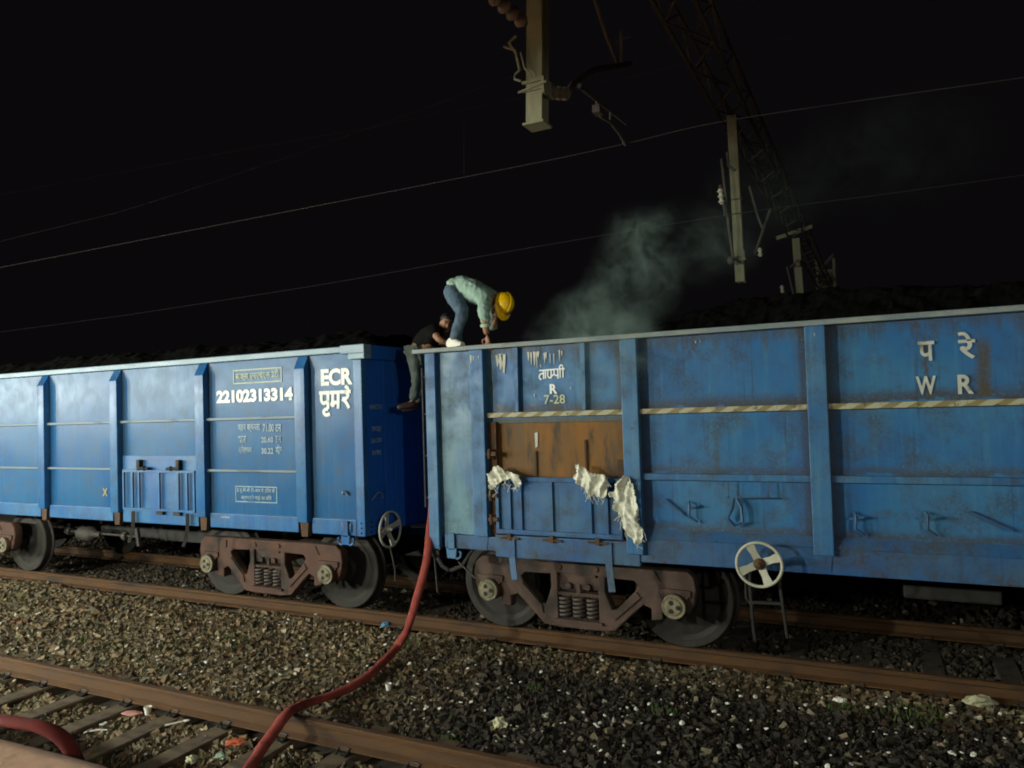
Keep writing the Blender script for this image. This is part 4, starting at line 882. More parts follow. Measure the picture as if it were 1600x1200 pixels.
def person_bending():
    ZF = ZT
    hipc = atY(710.5, 455, -.62); low = atY(727, 450, -.62); chest = atY(748, 460, -.60); neck = atY(772, 468, -.60)
    hipN, hipF = hipc+Vector((.01, -.09, -.02)), hipc+Vector((.01, .09, -.02))
    kneeN = atY(724, 488, -.86); ankN = atY(708, 529, -.79); ankN.z = ZF+.075
    kneeF = atY(721, 486, -.30); ankF = atY(714, 531, -.36); ankF.z = ZF+.06
    shN = atY(758, 467, -.76); elN = atY(757, 494, -.86); wrN = atY(761, 524, -.80)
    shF = atY(768, 468, -.42); elF = atY(770, 514, -.44); wrF = atY(776, 497, -.50)
    hc = atY(786, 475.5, -.60)
    cup = Vector((.90, -.30, .30)).normalized(); cf = Vector((.1, -.3, -1)).normalized()
    ms = []
    tr = [P4(hipc, .07), P4(low, .10), P4(chest, .125), P4(neck, .055), P4(hc, .05), P4(hipN, .075), P4(kneeN, .060), P4(ankN, .040), P4(hipF, .075), P4(kneeF, .060), P4(ankF, .040),
          P4(shN, .058), P4(elN, .046), P4(wrN, .036), P4(shF, .058), P4(elF, .043), P4(wrF, .030)]
    ms.append(skin(tr, [(0, 1), (1, 2), (2, 3), (3, 4), (0, 5), (5, 6), (6, 7), (0, 8), (8, 9), (9, 10), (2, 11), (11, 12), (12, 13), (2, 14), (14, 15), (15, 16)]))
    A = head(hc, cf, cup, ms)
    hand(wrN, (.05, .12, -1), (.9, .25, 0), (.1, .9, -.3), ms, 1.05)
    hand(wrF, (.15, -.2, .9), (.8, .4, 0), (.4, -.4, .3), ms, .95)
    for an in (ankN, ankF): ms.append(chain([P4(an, .035), P4(an+Vector((.03, 0, -.035)), .030), P4(an+Vector((.10, 0, -.045)), .026)]))
    body = link_mesh('person', fuse(ms, .008, 3), M['skin'], origin=(-.2, -.7, ZF))
    tag(body, 'person in a yellow helmet, pale green shirt and jeans bending over the wagon rim', 'person')
    # shirt: torso and sleeves
    ts = [P4(atY(708, 447, -.62), .095), P4(atY(717, 447, -.62), .125), P4(low+Vector((.0, 0, -.005)), .150), P4(chest+Vector((0, 0, -.01)), .168), P4(neck+Vector((-.02, 0, .0)), .085), P4(shN, .085), P4(elN, .060), P4((elN*.55+wrN*.45), .056), P4(shF, .078), P4(elF, .060), P4((elF*.45+wrF*.55), .050)]
    sh = fuse([skin(ts, [(0, 1), (1, 2), (2, 3), (3, 4), (3, 5), (5, 6), (6, 7), (3, 8), (8, 9), (9, 10)]), blob(atY(713, 446, -.62), (.10, .135, .085))], .010, 3)
    for v in sh.vertices: v.co += v.normal*(.016*noise.noise(v.co*9)-.012*abs(noise.noise(v.co*17))+.008*noise.noise(v.co*26))
    link_mesh('shirt', sh, M['shirt'], body)
    c0 = elN*.66+wrN*.34; c1 = elN*.40+wrN*.60
    link_mesh('sleeve_cuff', fuse([chain([P4(c0, .058), P4((c0+c1)/2, .063), P4(c1, .058)])], .008, 2), M['cuff'], body)
    tp = [P4(hipc+Vector((0, 0, -.03)), .085), P4(hipN, .098), P4(hipN*.45+kneeN*.55+Vector((-.005, 0, 0)), .088), P4(kneeN, .076), P4(kneeN*.5+ankN*.5, .064), P4(ankN+Vector((0, 0, -.005)), .056), P4(hipF, .095), P4(kneeF, .072), P4(kneeF*.5+ankF*.5, .060), P4(ankF, .052)]
    jn = fuse([skin(tp, [(0, 1), (1, 2), (2, 3), (3, 4), (4, 5), (0, 6), (6, 7), (7, 8), (8, 9)]), blob(hipc+Vector((.005, 0, -.005)), (.105, .15, .105))], .010, 3)
    for v in jn.vertices: v.co += v.normal*(.010*noise.noise(v.co*13)+.005*noise.noise(v.co*30))
    link_mesh('jeans', jn, M['jeans'], body)
    bp_ = hipc+Vector((-.055, 0, .105))
    MB().tube([hipc+Vector((.03, -.125, .03)), hipc+Vector((-.02, -.105, .075)), hipc+Vector((-.055, -.05, .10)), hipc+Vector((-.06, .05, .10))], .012, 6).build('belt', M['cuff'], body, sm=60)
    for an in (ankN, ankF):
        z_ = ZF+.001
        shoe = MB(); d_ = Vector((.93, -.36, 0)).normalized(); s_ = Vector((-d_.y, d_.x, 0))
        prof = [(-.085, .055, .030, .03), (-.05, .105, .040, 0), (.0, .115, .043, 0), (.05, .085, .043, 0), (.11, .055, .045, 0), (.155, .035, .032, .006)]
        base = len(shoe.v); vs = []
        for t_, h_, w_, lo in prof:
            for a in range(9):
                q = PI*a/8; vs.append(Vector((an.x, an.y, z_+lo))+d_*t_+s_*(w_*math.cos(q))+Vector((0, 0, h_*math.sin(q)**.7)))
        fs = [(i*9+a, i*9+a+1, (i+1)*9+a+1, (i+1)*9+a) for i in range(5) for a in range(8)]+[tuple(range(9))[::-1], tuple(range(45, 54))]+[(i*9, (i+1)*9, (i+1)*9+8, i*9+8) for i in range(5)]
        shoe.add(vs, fs); shoe.build('shoe', M['shoe'], body, sm=50)
    # helmet: dome, ridge and peak, crown pointing right, peak downward
    f, s_, u_ = A; hb = hc+u_*.018; mb = MB(); nseg, nr = 28, 9; vs = []
    for j in range(nr+1):
        ph = PI/2*j/nr
        for k in range(nseg):
            a = 2*PI*k/nseg; r_ = math.cos(ph)
            vs.append(hb+f*(.120*r_*math.cos(a))+s_*(.100*r_*math.sin(a))+u_*(.108*math.sin(ph)**.9))
    fs = [(j*nseg+k, j*nseg+(k+1) % nseg, (j+1)*nseg+(k+1) % nseg, (j+1)*nseg+k) for j in range(nr) for k in range(nseg)]
    mb.add(vs, fs)
    rim = []
    for k in range(nseg):
        a = 2*PI*k/nseg; ex = .014+(.045*max(0, math.cos(a))**1.5)
        rim.append(hb+f*((.120+ex)*math.cos(a))+s_*((.100+ex*.7)*math.sin(a))-u_*(.010+.012*max(0, math.cos(a))))
    n0 = len(vs); mb.add([v for v in vs[:nseg]]+rim+[p-u_*.006 for p in rim], [(k, nseg+k, nseg+(k+1) % nseg, (k+1) % nseg) for k in range(nseg)]+[(nseg+k, 2*nseg+k, 2*nseg+(k+1) % nseg, nseg+(k+1) % nseg) for k in range(nseg)]+[(2*nseg+k, k, (k+1) % nseg, 2*nseg+(k+1) % nseg) for k in range(nseg)])
    hm = mb.build('helmet', M['helmet'], body, sm=45)
    rg_ = MB().tube([hb+f*(.121*math.cos(t_))+u_*(.110*math.sin(t_)) for t_ in [PI*k/18 for k in range(2, 17)]], .008, 8); rg_.build('helmet_ridge', M['helmet'], hm, sm=60)
    MB().box(hb.x+.07, hb.x+.10, hb.y-.085, hb.y-.06, hb.z-.125, hb.z-.10).build('helmet_slot', M['dark'], hm)
    eyes(hc, A, body)
    link_mesh('hair', fuse([blob(hc-f*.03+u_*.008, (.072, .072, .068), A)], .010, 2), M['hair'], body)
person_bending()

def person_climbing():
    Yb = -.42
    hipc = atY(657, 551, Yb); low = atY(661, 538, Yb); chest = atY(676, 522, Yb+.02); neck = atY(688, 513, Yb+.02); hc = atY(698, 505, Yb)
    hipN, hipF = hipc+Vector((-.03, -.09, -.03)), hipc+Vector((.05, .08, -.03))
    kneeN = atY(653, 594, Yb-.10); ankN = atY(645, 626, Yb-.07); kneeF = atY(664, 597, Yb+.10); ankF = atY(651, 629, Yb+.06)
    shN = atY(678, 519, Yb-.17); elN = atY(686, 531, Yb-.22); wrN = atY(704, 537, Yb-.14)
    shF = atY(680, 518, Yb+.20); elF = atY(690, 538, Yb+.24); wrF = atY(712, 541, Yb+.18)
    tr = [P4(hipc, .115), P4(low, .115), P4(chest, .125), P4(neck, .052), P4(hc, .05), P4(hipN, .08), P4(kneeN, .056), P4(ankN, .036), P4(hipF, .08), P4(kneeF, .056), P4(ankF, .036), P4(shN, .05), P4(elN, .038), P4(wrN, .027), P4(shF, .05), P4(elF, .038), P4(wrF, .027)]
    ms = [skin(tr, [(0, 1), (1, 2), (2, 3), (3, 4), (0, 5), (5, 6), (6, 7), (0, 8), (8, 9), (9, 10), (2, 11), (11, 12), (12, 13), (2, 14), (14, 15), (15, 16)])]
    A = head(hc, (.62, -.72, -.32), (.15, .1, 1), ms)
    hand(wrN, (.9, .1, -.25), (0, 1, 0), (.2, 0, -1), ms); hand(wrF, (.9, -.1, -.3), (0, 1, 0), (.2, 0, -1), ms)
    for an in (ankN, ankF): ms.append(chain([P4(an, .034), P4(an+Vector((-.02, -.03, -.04)), .03), P4(an+Vector((-.07, -.08, -.06)), .026)]))
    body = link_mesh('person', fuse(ms, .008, 3), M['skin'], origin=tuple(ankN))
    tag(body, 'person in black t-shirt and grey jeans climbing up the wagon end', 'person')
    ts = [P4(hipc+Vector((.0, 0, .03)), .135), P4(low, .138), P4(chest, .148), P4(neck+Vector((-.02, 0, -.01)), .072), P4(shN, .068), P4(shN*.4+elN*.6, .056), P4(shF, .068), P4(shF*.4+elF*.6, .056)]
    sh = fuse([skin(ts, [(0, 1), (1, 2), (2, 3), (2, 4), (4, 5), (2, 6), (6, 7)])], .010, 3)
    for v in sh.vertices: v.co += v.normal*.010*noise.noise(v.co*12)
    link_mesh('tshirt', sh, M['black'], body)
    tp = [P4(hipc+Vector((0, 0, .0)), .125), P4(hipN, .095), P4(hipN*.5+kneeN*.5, .082), P4(kneeN, .070), P4(kneeN*.5+ankN*.5, .062), P4(ankN, .052), P4(hipF, .095), P4(kneeF, .068), P4(kneeF*.5+ankF*.5, .060), P4(ankF, .050)]
    jn = fuse([skin(tp, [(0, 1), (1, 2), (2, 3), (3, 4), (4, 5), (0, 6), (6, 7), (7, 8), (8, 9)])], .010, 3)
    for v in jn.vertices: v.co += v.normal*(.010*noise.noise(v.co*13)+.005*noise.noise(v.co*28))
    link_mesh('jeans', jn, M['jeansg'], body)
    for an in (ankN, ankF):
        link_mesh('shoe', fuse([chain([P4(an+Vector((.03, .03, -.03)), .044), P4(an+Vector((-.02, -.03, -.05)), .046), P4(an+Vector((-.10, -.10, -.068)), .040), P4(an+Vector((-.13, -.13, -.075)), .028)])], .009, 2), M['shoed'], body)
    f, s_, u_ = A
    link_mesh('hair', fuse([blob(hc-f*.024+u_*.043, (.086, .078, .069), A), blob(hc+f*.042+u_*.076, (.032, .054, .022), A)], .009, 2), M['hair'], body)
    eyes(hc, A, body)
    # the rungs he stands on belong to the wagon end
    rn = MB()
    for z_ in (1.5, 1.95, 2.40, 2.80): rn.tube([(X0-.01, -.70, z_), (X0-.30 if False else X0-.12, -.70, z_), (X0-.12, -.15, z_), (X0-.01, -.15, z_)], .014, 6)
    rn.tube([(X0-.12, -.70, 1.4), (X0-.12, -.70, 2.9)], .014, 6).tube([(X0-.12, -.15, 1.4), (X0-.12, -.15, 2.9)], .014, 6); rn.build('end_ladder', M['dark'], W2, sm=50)
person_climbing()

# ------------------------------------------------------------------ overhead line gantry
PX = 1.35
G = empty('overhead_gantry', (PX, 8.4, 0), 'dark steel lattice gantry over the tracks with pale hanging posts', 'gantry')
tb = MB(); ZB, ZTp = 8.35, 8.95
y0_, y1_ = -9.0, 38.5; nb_ = 48
for xo in (-.28, .28):
    for zz in (ZB, ZTp): tb.bar((PX+xo, y0_, zz), (PX+xo, y1_, zz), .055)
    for k in range(nb_):
        a, c = y0_+(y1_-y0_)*k/nb_, y0_+(y1_-y0_)*(k+1)/nb_
        tb.bar((PX+xo, a, ZB if k % 2 else ZTp), (PX+xo, c, ZTp if k % 2 else ZB), .028)
for k in range(nb_):
    a, c = y0_+(y1_-y0_)*k/nb_, y0_+(y1_-y0_)*(k+1)/nb_
    for zz in (ZB, ZTp): tb.bar((PX-.28 if k % 2 else PX+.28, a, zz), (PX+.28 if k % 2 else PX-.28, c, zz), .028)
tb.build('truss_beam', M['gantry'], G)
lc = MB()
for (xo, yo) in ((-.45, -.3), (.45, -.3), (-.45, .3), (.45, .3)): lc.bar((PX+xo, 38.5+yo, -.2), (PX+xo, 38.5+yo, 10.25), .13)
for k in range(11):
    z_ = .3+k*.93
    for yo in (-.3, .3): lc.bar((PX-.45, 38.5+yo, z_), (PX+.45, 38.5+yo, z_), .09); lc.bar((PX-.45, 38.5+yo, z_), (PX+.45, 38.5+yo, z_+.93), .035)
lc.build('lattice_column', M['concrete'], G)
lc2 = MB()
for (xo, yo) in ((-.28, -.3), (.28, -.3), (-.28, .3), (.28, .3)): lc2.bar((PX+xo, -9.0+yo, .84), (PX+xo, -9.0+yo, 9.0), .08)
lc2.build('lattice_column', M['gantry'], G)
def drop_arm(x, y, zb, w, lean):
    def at_(z): return x+lean*(z-zb)
    mb = MB(); h = w/2
    # two flanges and a web
    for (a0, a1, b0, b1) in ((-h, h, -h, -h+.022), (-h, h, h-.022, h), (-.012, .012, -h+.022, h-.022), (-h, -h+.018, -h+.022, h-.022)):
        mb.add([(at_(z)+p, y+q, z) for z in (zb, ZB) for p, q in ((a0, b0), (a1, b0), (a1, b1), (a0, b1))], [(0, 3, 2, 1), (4, 5, 6, 7), (0, 1, 5, 4), (1, 2, 6, 5), (2, 3, 7, 6), (3, 0, 4, 7)])
    return mb.build('drop_post', M['concrete'], G), at_
# nearest drop post with its clamp, end plate and bracket
A1, at1 = drop_arm(1.335, -1.77, 4.83, .145, .04)
MB().box(1.335-.095, 1.335+.095, -1.77-.095, -1.77+.095, 4.81, 4.828).build('end_plate', M['concrete'], A1)
cl = MB(); xa = at1(5.12)
for zz in (5.10, 5.17): cl.box(xa-.10, xa+.10, -1.77-.095, -1.77-.075, zz-.012, zz+.012).box(xa-.10, xa+.10, -1.77+.075, -1.77+.095, zz-.012, zz+.012)
cl.box(xa+.078, xa+.10, -1.864, -1.676, 5.05, 5.19).tube([(xa-.13, -1.875, 5.09), (xa+.13, -1.875, 5.13)], .010, 6)
cl.tube([(xa-.09, -1.90, 5.17), (xa-.15, -1.90, 5.20), (xa-.15, -1.88, 5.25), (xa-.10, -1.88, 5.28)], .010, 6)
cl.tube([(xa-.10, -1.9, 5.27), (xa-.13, -1.9, 5.42), (xa-.19, -1.9, 5.52), (xa-.12, -1.9, 5.56)], .012, 6).tube([(xa-.13, -1.9, 5.44), (xa-.24, -1.9, 5.50)], .010, 6).tube([(xa-.09, -1.89, 5.42), (xa-.06, -1.89, 5.28), (xa, -1.89, 5.2)], .008, 6)
cl.build('clamp', M['concrete'], A1, sm=40)
def insulator(a, b, r, n=7, name='insulator', par=None, m=None):
    a, b = Vector(a), Vector(b); pts, rs_ = [], []
    for k in range(n*4+1):
        t_ = k/(n*4); pts.append(a.lerp(b, t_)); rs_.append(r*(1.0 if k % 4 == 2 else .62 if k % 4 in (1, 3) else .5))
    return MB().tube(pts, rs_, 12).build(name, m or M['insul'], par or A1, sm=50)
insulator((PX+.05, -1.64, 5.14), (PX+.03, -1.15, 5.31), .06, 3)
insulator((PX-.02, -1.95, 5.62), (PX-.05, -2.5, 5.60), .062, 4, par=A1)
br = MB()
br.tube([(PX, -1.10, 5.33), (1.3, -.80, 5.56), (1.3, -.2, 5.93), (1.3, 1.16, 6.55)], .030, 8)          # cantilever tube
br.tube([(1.3, .65, 6.34), (1.3, .25, 6.52), (1.3, -.06, 6.74), (1.3, -1.0, 7.35), (PX, -1.75, 7.8)], .018, 6)                                # stay
br.tube([(1.3, -.63, 5.60), (1.3, .94, 5.745)], .024, 8)                                                  # register tube
br.tube([(1.3, -.13, 5.64), (1.3, -.10, 5.54), (1.3, -.02, 5.50), (1.3, .30, 5.55), (1.3, .60, 5.52), (1.3, .78, 5.475), (1.3, .83, 5.455)], .018, 6)  # steady arm
br.tube([(1.3, .30, 5.56), (1.3, .33, 5.68)], .014, 6).box(1.26, 1.34, -.16, -.04, 5.50, 5.58)
br.tube([(1.3, .8, 6.38), (1.3, .838, 6.80)], .014, 6)
br.build('cantilever_bracket', M['gantry'], G, sm=50)
# middle drop post
A2, at2 = drop_arm(1.355, 8.36, 4.87, .185, -.012)
MB().box(1.355-.13, 1.355+.13, 8.36-.13, 8.36+.13, 5.30, 5.36).box(1.355-.115, 1.355+.115, 8.36-.115, 8.36+.115, 5.36, 5.52).build('clamp', M['concrete'], A2)
MB().tube([(1.355-.11, 8.25, 6.28), (1.355+.11, 8.25, 6.28)], .015, 6).tube([(1.355-.11, 8.25, 6.58), (1.355+.11, 8.25, 6.58)], .015, 6).build('clamp', M['gantry'], A2)
b2 = MB().tube([(1.25, 8.0, 7.50), (1.26, 8.0, 7.22), (1.40, 8.0, 7.10)], .03, 6).tube([(1.15, 7.9, 7.35), (1.20, 7.9, 6.6), (1.24, 7.9, 5.9), (1.27, 8.1, 5.3), (1.36, 8.1, 5.2)], .03, 6)
b2.tube([(1.24, 7.9, 6.15), (1.35, 6.90, 6.23), (1.35, 6.47, 6.40)], .03, 6).tube([(1.35, 6.65, 6.30), (1.35, 6.88, 5.93)], .02, 6)
b2.ball((1.22, 8.1, 5.30), (.08, .08, .09), 2)
b2.tube([(1.60, 8.4, 6.85), (1.74, 8.4, 6.2), (1.83, 8.4, 5.93)], .026, 6).tube([(1.97, 8.6, 6.35), (1.62, 8.6, 5.45)], .036, 6)
b2.build('cantilever_bracket', M['gantry'], A2, sm=50)
insulator((1.35, 6.50, 6.36), (1.35, 6.62, 6.10), .07, 3, par=A2, m=M['handw']); insulator((1.74, 8.5, 5.56), (1.75, 8.5, 5.38), .06, 2, par=A2, m=M['handw'])
# far drop post
A3, at3 = drop_arm(1.36, 21.9, 5.6, .26, -.03)
MB().bar((.65, 21.4, 8.35), (1.9, 21.4, 8.62), .14).build('cross_arm', M['concrete'], A3)
b3 = MB().tube([(.95, 21.6, 7.3), (1.15, 21.6, 6.2), (1.2, 21.6, 5.7)], .035, 6).tube([(.70, 21.6, 6.45), (1.25, 21.6, 5.95)], .03, 6).tube([(1.05, 21.6, 7.25), (1.35, 21.6, 7.5)], .04, 6)
b3.build('cantilever_bracket', M['gantry'], A3, sm=50)
insulator((.74, 21.6, 6.62), (.77, 21.6, 6.35), .09, 2, par=A3, m=M['handw'])
MB().tube([(1.27, 21.5, 7.35), (1.42, 21.5, 7.35)], .12, 8).build('insulator', M['insul'], A3)

# overhead wires
def wire(px, Y, r, label, name='contact_wire', ext=True, Ys=None):
    P_ = [atY(u, v, Y if Ys is None else Ys[i]) for i, (u, v) in enumerate(px)]
    Q_ = spline(P_, 8)
    if ext:
        d0 = (P_[0]-P_[1]); d1 = P_[-1]-P_[-2]; d0.z *= .3; d1.z *= .3
        Q_ = [P_[0]+d0.normalized()*30]+Q_+[P_[-1]+d1.normalized()*25]
    o = MB().tube(Q_, r, 6).build(name, M['wire'], origin=tuple(P_[len(P_)//2]))
    return tag(o, label, 'wire', 'overhead wires')
wire([(0, 418), (400, 340), (800, 262), (975, 225), (1145, 187), (1600, 121)], .838, .0036, 'brightest overhead wire, crossing the sky just above the bending man')
wire([(180, 333), (280, 302), (450, 245), (575, 201), (800, 120), (1020, 46), (1180, 0)], .838, .0026, 'upper overhead wire rising steeply to the right behind the nearest hanging post', 'catenary_wire')
wire([(0, 304), (150, 276), (400, 230), (575, 200), (800, 156), (1020, 112), (1400, 15)], 2.4, .0030, 'overhead wire passing behind the nearest hanging post and crossing another wire', 'catenary_wire')
wire([(200, 492), (500, 445), (800, 392), (1130, 337), (1370, 305)], 5.5, .0036, 'lowest overhead wire, running behind the middle hanging post')
for u, v0, v1 in ((725, 271, 205),):
    o = MB().tube([atY(u, v0, .838), atY(u, v1-40, .838)], .0018, 5).build('dropper_wire', M['wire'], origin=tuple(atY(u, v0, .838))); tag(o, 'thin vertical dropper holding up the brightest overhead wire', 'wire')

# ------------------------------------------------------------------ litter
def crumple(r, seed, squash=.6, sub=3, amp=.45):
    bm = bmesh.new(); bmesh.ops.create_icosphere(bm, subdivisions=sub, radius=1); mb = MB()
    vs = []
    for v in bm.verts:
        n_ = v.co.normalized(); k = 1+amp*noise.noise(n_*1.9+Vector((seed, 0, 0)))+amp*.6*abs(noise.noise(n_*4.2+Vector((0, seed, 0))))
        vs.append((n_.x*r[0]*k, n_.y*r[1]*k, (n_.z*k*squash+squash*.7)*r[2]))
    mb.add(vs, [[q.index for q in f.verts] for f in bm.faces]); bm.free(); return mb
def gz(x, y): return float(ground_h(np.array([x]), np.array([y]))[0])
def junk(name, u, v, mb, m, label, cat, rot=0, dz=.015):
    p = atZ(u, v, -.17); z_ = gz(p.x, p.y)+dz; p = atZ(u, v, z_+.02)
    o = mb.build(name, m, sm=25); o.location = (p.x, p.y, z_); o.rotation_euler = (0, 0, rot); return tag(o, label, cat)
junk('plastic_bag', 602, 976, crumple((.055, .05, .05), 3), M['blueplastic'], 'crumpled blue plastic bag by the rail and hose', 'bag', dz=.03)
junk('paper_cup', 607, 1075, MB().lathe([(.020, 0), (.022, .002), (.030, .062), (.0285, .062), (.021, .006)], (0, 0, 0), 'z', 16), M['paper'], 'white paper cup standing in dark stones right of the hose', 'cup')
junk('plastic_bag', 781, 1132, crumple((.055, .04, .06), 8, .7, 3, .7), M['palebag'], 'pale crumpled bag in the dark stones beyond the foreground rail', 'bag')
junk('cloth_sack', 1531, 1098, crumple((.11, .06, .06), 12, .7, 3, .5), M['palebag'], 'pale lumpy sack lying near the rail at far right', 'sack', .2, .03)
junk('wrapper', 206, 1112, crumple((.088, .045, .02), 5, .6, 3, .3), M['pink'], 'pink wrapper lying beside the foreground rail', 'wrapper', .3, .03)
junk('paper_cup', 231, 1113, MB().lathe([(.020, 0), (.022, .002), (.034, .07), (.032, .07), (.021, .006)], (0, 0, 0), 'z', 16), M['paper'], 'white paper cup next to the pink wrapper', 'cup', dz=.02)
junk('wrapper', 368, 1158, crumple((.065, .045, .03), 7, .6, 3, .6), M['orange'], 'orange wrapper left of the hose by the foreground rail', 'wrapper', .5)
junk('plastic_spoon', 275, 1130, MB().tube([(-.09, 0, .01), (-.02, .012, .016), (.05, .03, .02)], [.009, .007, .006], 6).ball((.075, .04, .02), (.03, .02, .008), 2), M['paper'], 'white plastic spoon near the pink wrapper', 'spoon', .6)
junk('plastic_strip', 150, 1142, MB().tube([(-.10, 0, .01), (0, .02, .02), (.08, .03, .012)], .006, 5), M['paper'], 'thin white plastic strip between the foreground sleepers', 'strip', .5)
junk('paper_plate', 161, 1128, MB().lathe([(.030, 0), (.034, .006), (.03, .012), (.012, .010)], (0, 0, 0), 'z', 18), M['paper'], 'small round pale plate between the foreground sleepers', 'lid')
junk('plastic_bag', 346, 1180, crumple((.05, .035, .03), 9, .6, 3, .7), M['palegreen'], 'pale green torn bag near the bottom edge', 'bag')
junk('plastic_bag', 298, 1188, crumple((.04, .035, .045), 15, .7, 3, .5), M['palebag'], 'small pale bag between two foreground sleepers', 'bag')
junk('plastic_bag', 1313, 1092, crumple((.05, .03, .03), 18, .6, 3, .6), M['paper'], 'white plastic scrap beside green weeds at right', 'bag')
base = []
for s_ in range(5):
    me = crumple((.027, .019, .015), 20+s_*3, .6, 2, .8).mesh('paper_scrap', 20); me.materials.append(M['paper']); base.append(me)
SP = [(980, 1106), (932, 1135), (975, 1134), (945, 1118), (994, 1109), (1014, 1101), (912, 1113), (1066, 1133), (1091, 1143), (929, 1168), (939, 1174), (956, 1062), (845, 1048), (746, 1067), (736, 1093), (874, 1078), (798, 1060), (720, 1093), (1155, 1165), (1296, 1148), (1244, 1188), (1293, 1193), (1388, 1172), (1340, 1172), (1487, 1175), (1521, 1178), (1274, 987), (1227, 1018), (1143, 975), (279, 982), (123, 925), (152, 936), (45, 990), (159, 949), (99, 1022), (109, 1031), (322, 1033), (337, 1029), (359, 1033), (368, 1074), (245, 1027), (282, 1053), (208, 1031), (397, 1050), (438, 1053), (544, 1065), (574, 1040), (541, 993), (494, 964), (366, 1000), (366, 925), (522, 1172), (598, 1196), (592, 1188), (507, 1166), (667, 1100), (680, 1092), (647, 1056), (700, 1071), (640, 1038), (785, 1018), (797, 1001), (228, 1172), (316, 1137), (480, 1020), (20, 1010), (1180, 1090), (1220, 1110), (1400, 1140), (1110, 1070)]
rs_ = random.Random(21)
for _ in range(110): SP.append((rs_.uniform(640, 1600), rs_.triangular(1000, 1200, 1120)))
for _ in range(40): SP.append((rs_.uniform(0, 640), rs_.uniform(940, 1090)))
SP = [q for q in SP if -2.66 < atZ(q[0], q[1], -.15).y < -.1 or q[1] < 990 or q[0] < 400]
for i, (u, v) in enumerate(SP):
    p = atZ(u, v, -.15); far_ = (p-Vector(CAM)).length
    if p.y > 2.5: continue
    o = bpy.data.objects.new('paper_scrap', base[i % 5]); COL.objects.link(o); o.location = (p.x, p.y, gz(p.x, p.y)+.040)
    k = random.uniform(.35, .95)*(1.25 if i < 4 else 1.0 if i < 62 else .75); o.scale = (k, k, k); o.rotation_euler = (random.uniform(-.4, .4), random.uniform(-.4, .4), random.uniform(0, 6.28))
    tag(o, 'tiny white paper scrap lying among the ballast stones', 'litter', 'paper scraps in the ballast')
wd = MB(); rw = random.Random(5)
for (u, v, n_, rad) in ((1430, 1118, 90, .16), (1325, 1108, 50, .10), (365, 1000, 60, .14), (1040, 1112, 35, .08), (830, 1070, 30, .07), (640, 1010, 30, .1), (120, 1000, 40, .15), (700, 1150, 30, .08)):
    p = atZ(u, v, -.16)
    for _ in range(n_):
        a, r_ = rw.uniform(0, 6.28), rad*math.sqrt(rw.random()); x_, y_ = p.x+r_*math.cos(a)*1.6, p.y+r_*math.sin(a); z_ = gz(x_, y_)
        h_ = rw.uniform(.03, .075); b_ = rw.uniform(0, 6.28); w_ = .006; dx, dy = math.cos(b_), math.sin(b_); ln = rw.uniform(.01, .04)
        wd.add([(x_-dy*w_, y_+dx*w_, z_), (x_+dy*w_, y_-dx*w_, z_), (x_+dx*ln*.5+dy*w_*.8, y_+dy*ln*.5-dx*w_*.8, z_+h_*.7), (x_+dx*ln, y_+dy*ln, z_+h_), (x_+dx*ln*.5-dy*w_*.8, y_+dy*ln*.5+dx*w_*.8, z_+h_*.7)], [(0, 1, 2, 3, 4)])
tag(wd.build('weeds', M['weed']), 'small green weeds growing through the ballast', 'weeds', kind='stuff')

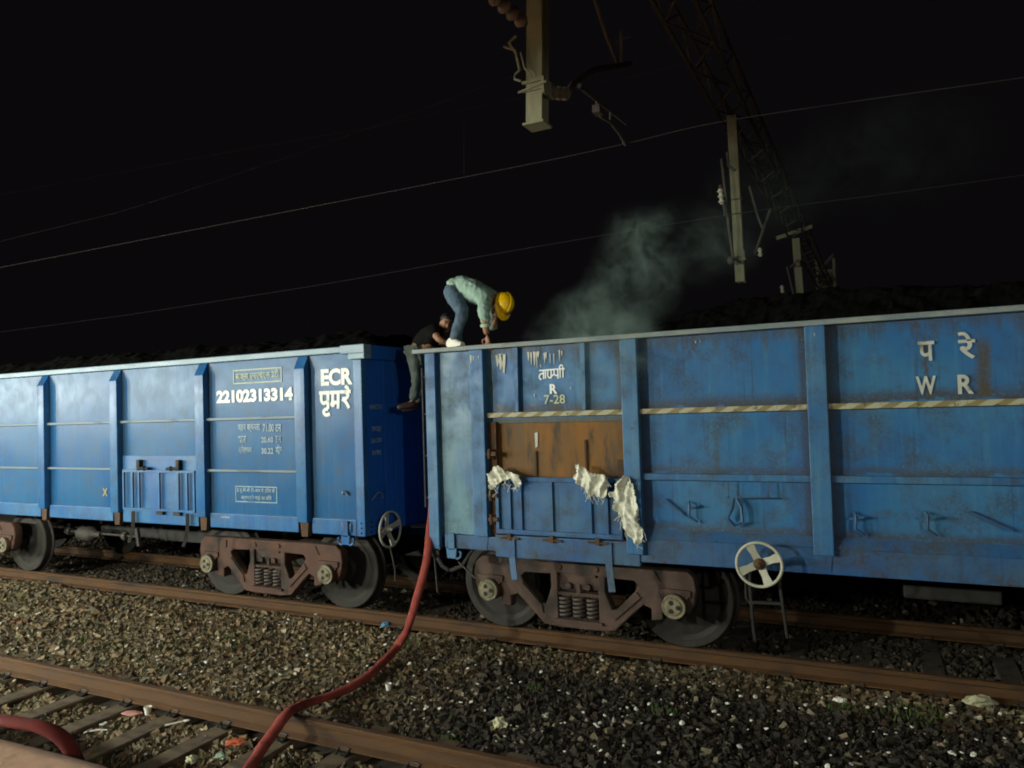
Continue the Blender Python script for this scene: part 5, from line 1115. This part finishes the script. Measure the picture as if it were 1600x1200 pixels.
# ------------------------------------------------------------------ smoke
PUFFS = [((.92, .0, 3.16), (.62, .7, .26), 1.5), ((1.10, .0, 3.32), (.75, .6, .40), 1.5), ((1.55, .4, 3.85), (.62, .6, .62), 1.0), ((1.55, .45, 4.25), (.55, .6, .40), .8), ((2.25, .6, 4.15), (.8, .7, .55), .22),
         ((2.9, .8, 4.6), (1.0, .8, .6), .05), ((4.0, .9, 4.9), (1.3, .9, .8), .03), ((1.5, -.55, 3.15), (.6, .5, .42), 1.0), ((1.42, -1.0, 2.80), (.40, .28, .55), 1.2), ((1.80, -1.0, 2.90), (.34, .28, .45), .9)]
bm = bmesh.new()
for c, r, k in PUFFS:
    s0 = bmesh.ops.create_icosphere(bm, subdivisions=2, radius=1)
    for v in s0['verts']: v.co = Vector((c[0]+v.co.x*r[0]*1.05, c[1]+v.co.y*r[1]*1.05, c[2]+v.co.z*r[2]*1.05))
hull = bmesh.ops.convex_hull(bm, input=bm.verts[:])
bmesh.ops.delete(bm, geom=list({g for g in hull['geom_interior']+hull['geom_unused'] if isinstance(g, bmesh.types.BMVert)}), context='VERTS')
me = bpy.data.meshes.new('smoke'); bm.to_mesh(me); bm.free()
t = NT('smoke_volume'); p = t.obj(); warp = t.n('ShaderNodeTexNoise'); t.t.links.new(p, warp.inputs['Vector']); warp.inputs['Scale'].default_value = 2.3; warp.inputs['Detail'].default_value = 3
wv = t.n('ShaderNodeVectorMath', operation='MULTIPLY_ADD'); t.t.links.new(warp.outputs['Color'], wv.inputs[0]); wv.inputs[1].default_value = (.55, .55, .55); t.t.links.new(p, wv.inputs[2])
off = t.n('ShaderNodeVectorMath', operation='SUBTRACT'); t.t.links.new(wv.outputs[0], off.inputs[0]); off.inputs[1].default_value = (.275, .275, .275)
tot = None
for c, r, k in PUFFS:
    sb = t.n('ShaderNodeVectorMath', operation='SUBTRACT'); t.t.links.new(off.outputs[0], sb.inputs[0]); sb.inputs[1].default_value = c
    dv = t.n('ShaderNodeVectorMath', operation='DIVIDE'); t.t.links.new(sb.outputs[0], dv.inputs[0]); dv.inputs[1].default_value = r
    ln = t.n('ShaderNodeVectorMath', operation='LENGTH'); t.t.links.new(dv.outputs[0], ln.inputs[0])
    q = t.rng(ln.outputs['Value'], 0.15, 1.0, k, 0.0)
    tot = q if tot is None else t.math('MAXIMUM', tot, q)
den = t.math('MULTIPLY', tot, t.rng(t.noise(off.outputs[0], 2.9, 6, .66, 1.1), .38, .72))
pv_ = t.n('ShaderNodeVolumePrincipled'); pv_.inputs['Color'].default_value = (.50, .70, .66, 1); pv_.inputs['Anisotropy'].default_value = 0.1
t.t.links.new(t.math('MULTIPLY', den, 1.9), pv_.inputs['Density']); t.t.links.new(pv_.outputs[0], t.out.inputs['Volume'])
sm_o = link_mesh('smoke', me, t.m); tag(sm_o, 'pale smoke drifting up from the coal in the right wagon', 'smoke', kind='stuff')
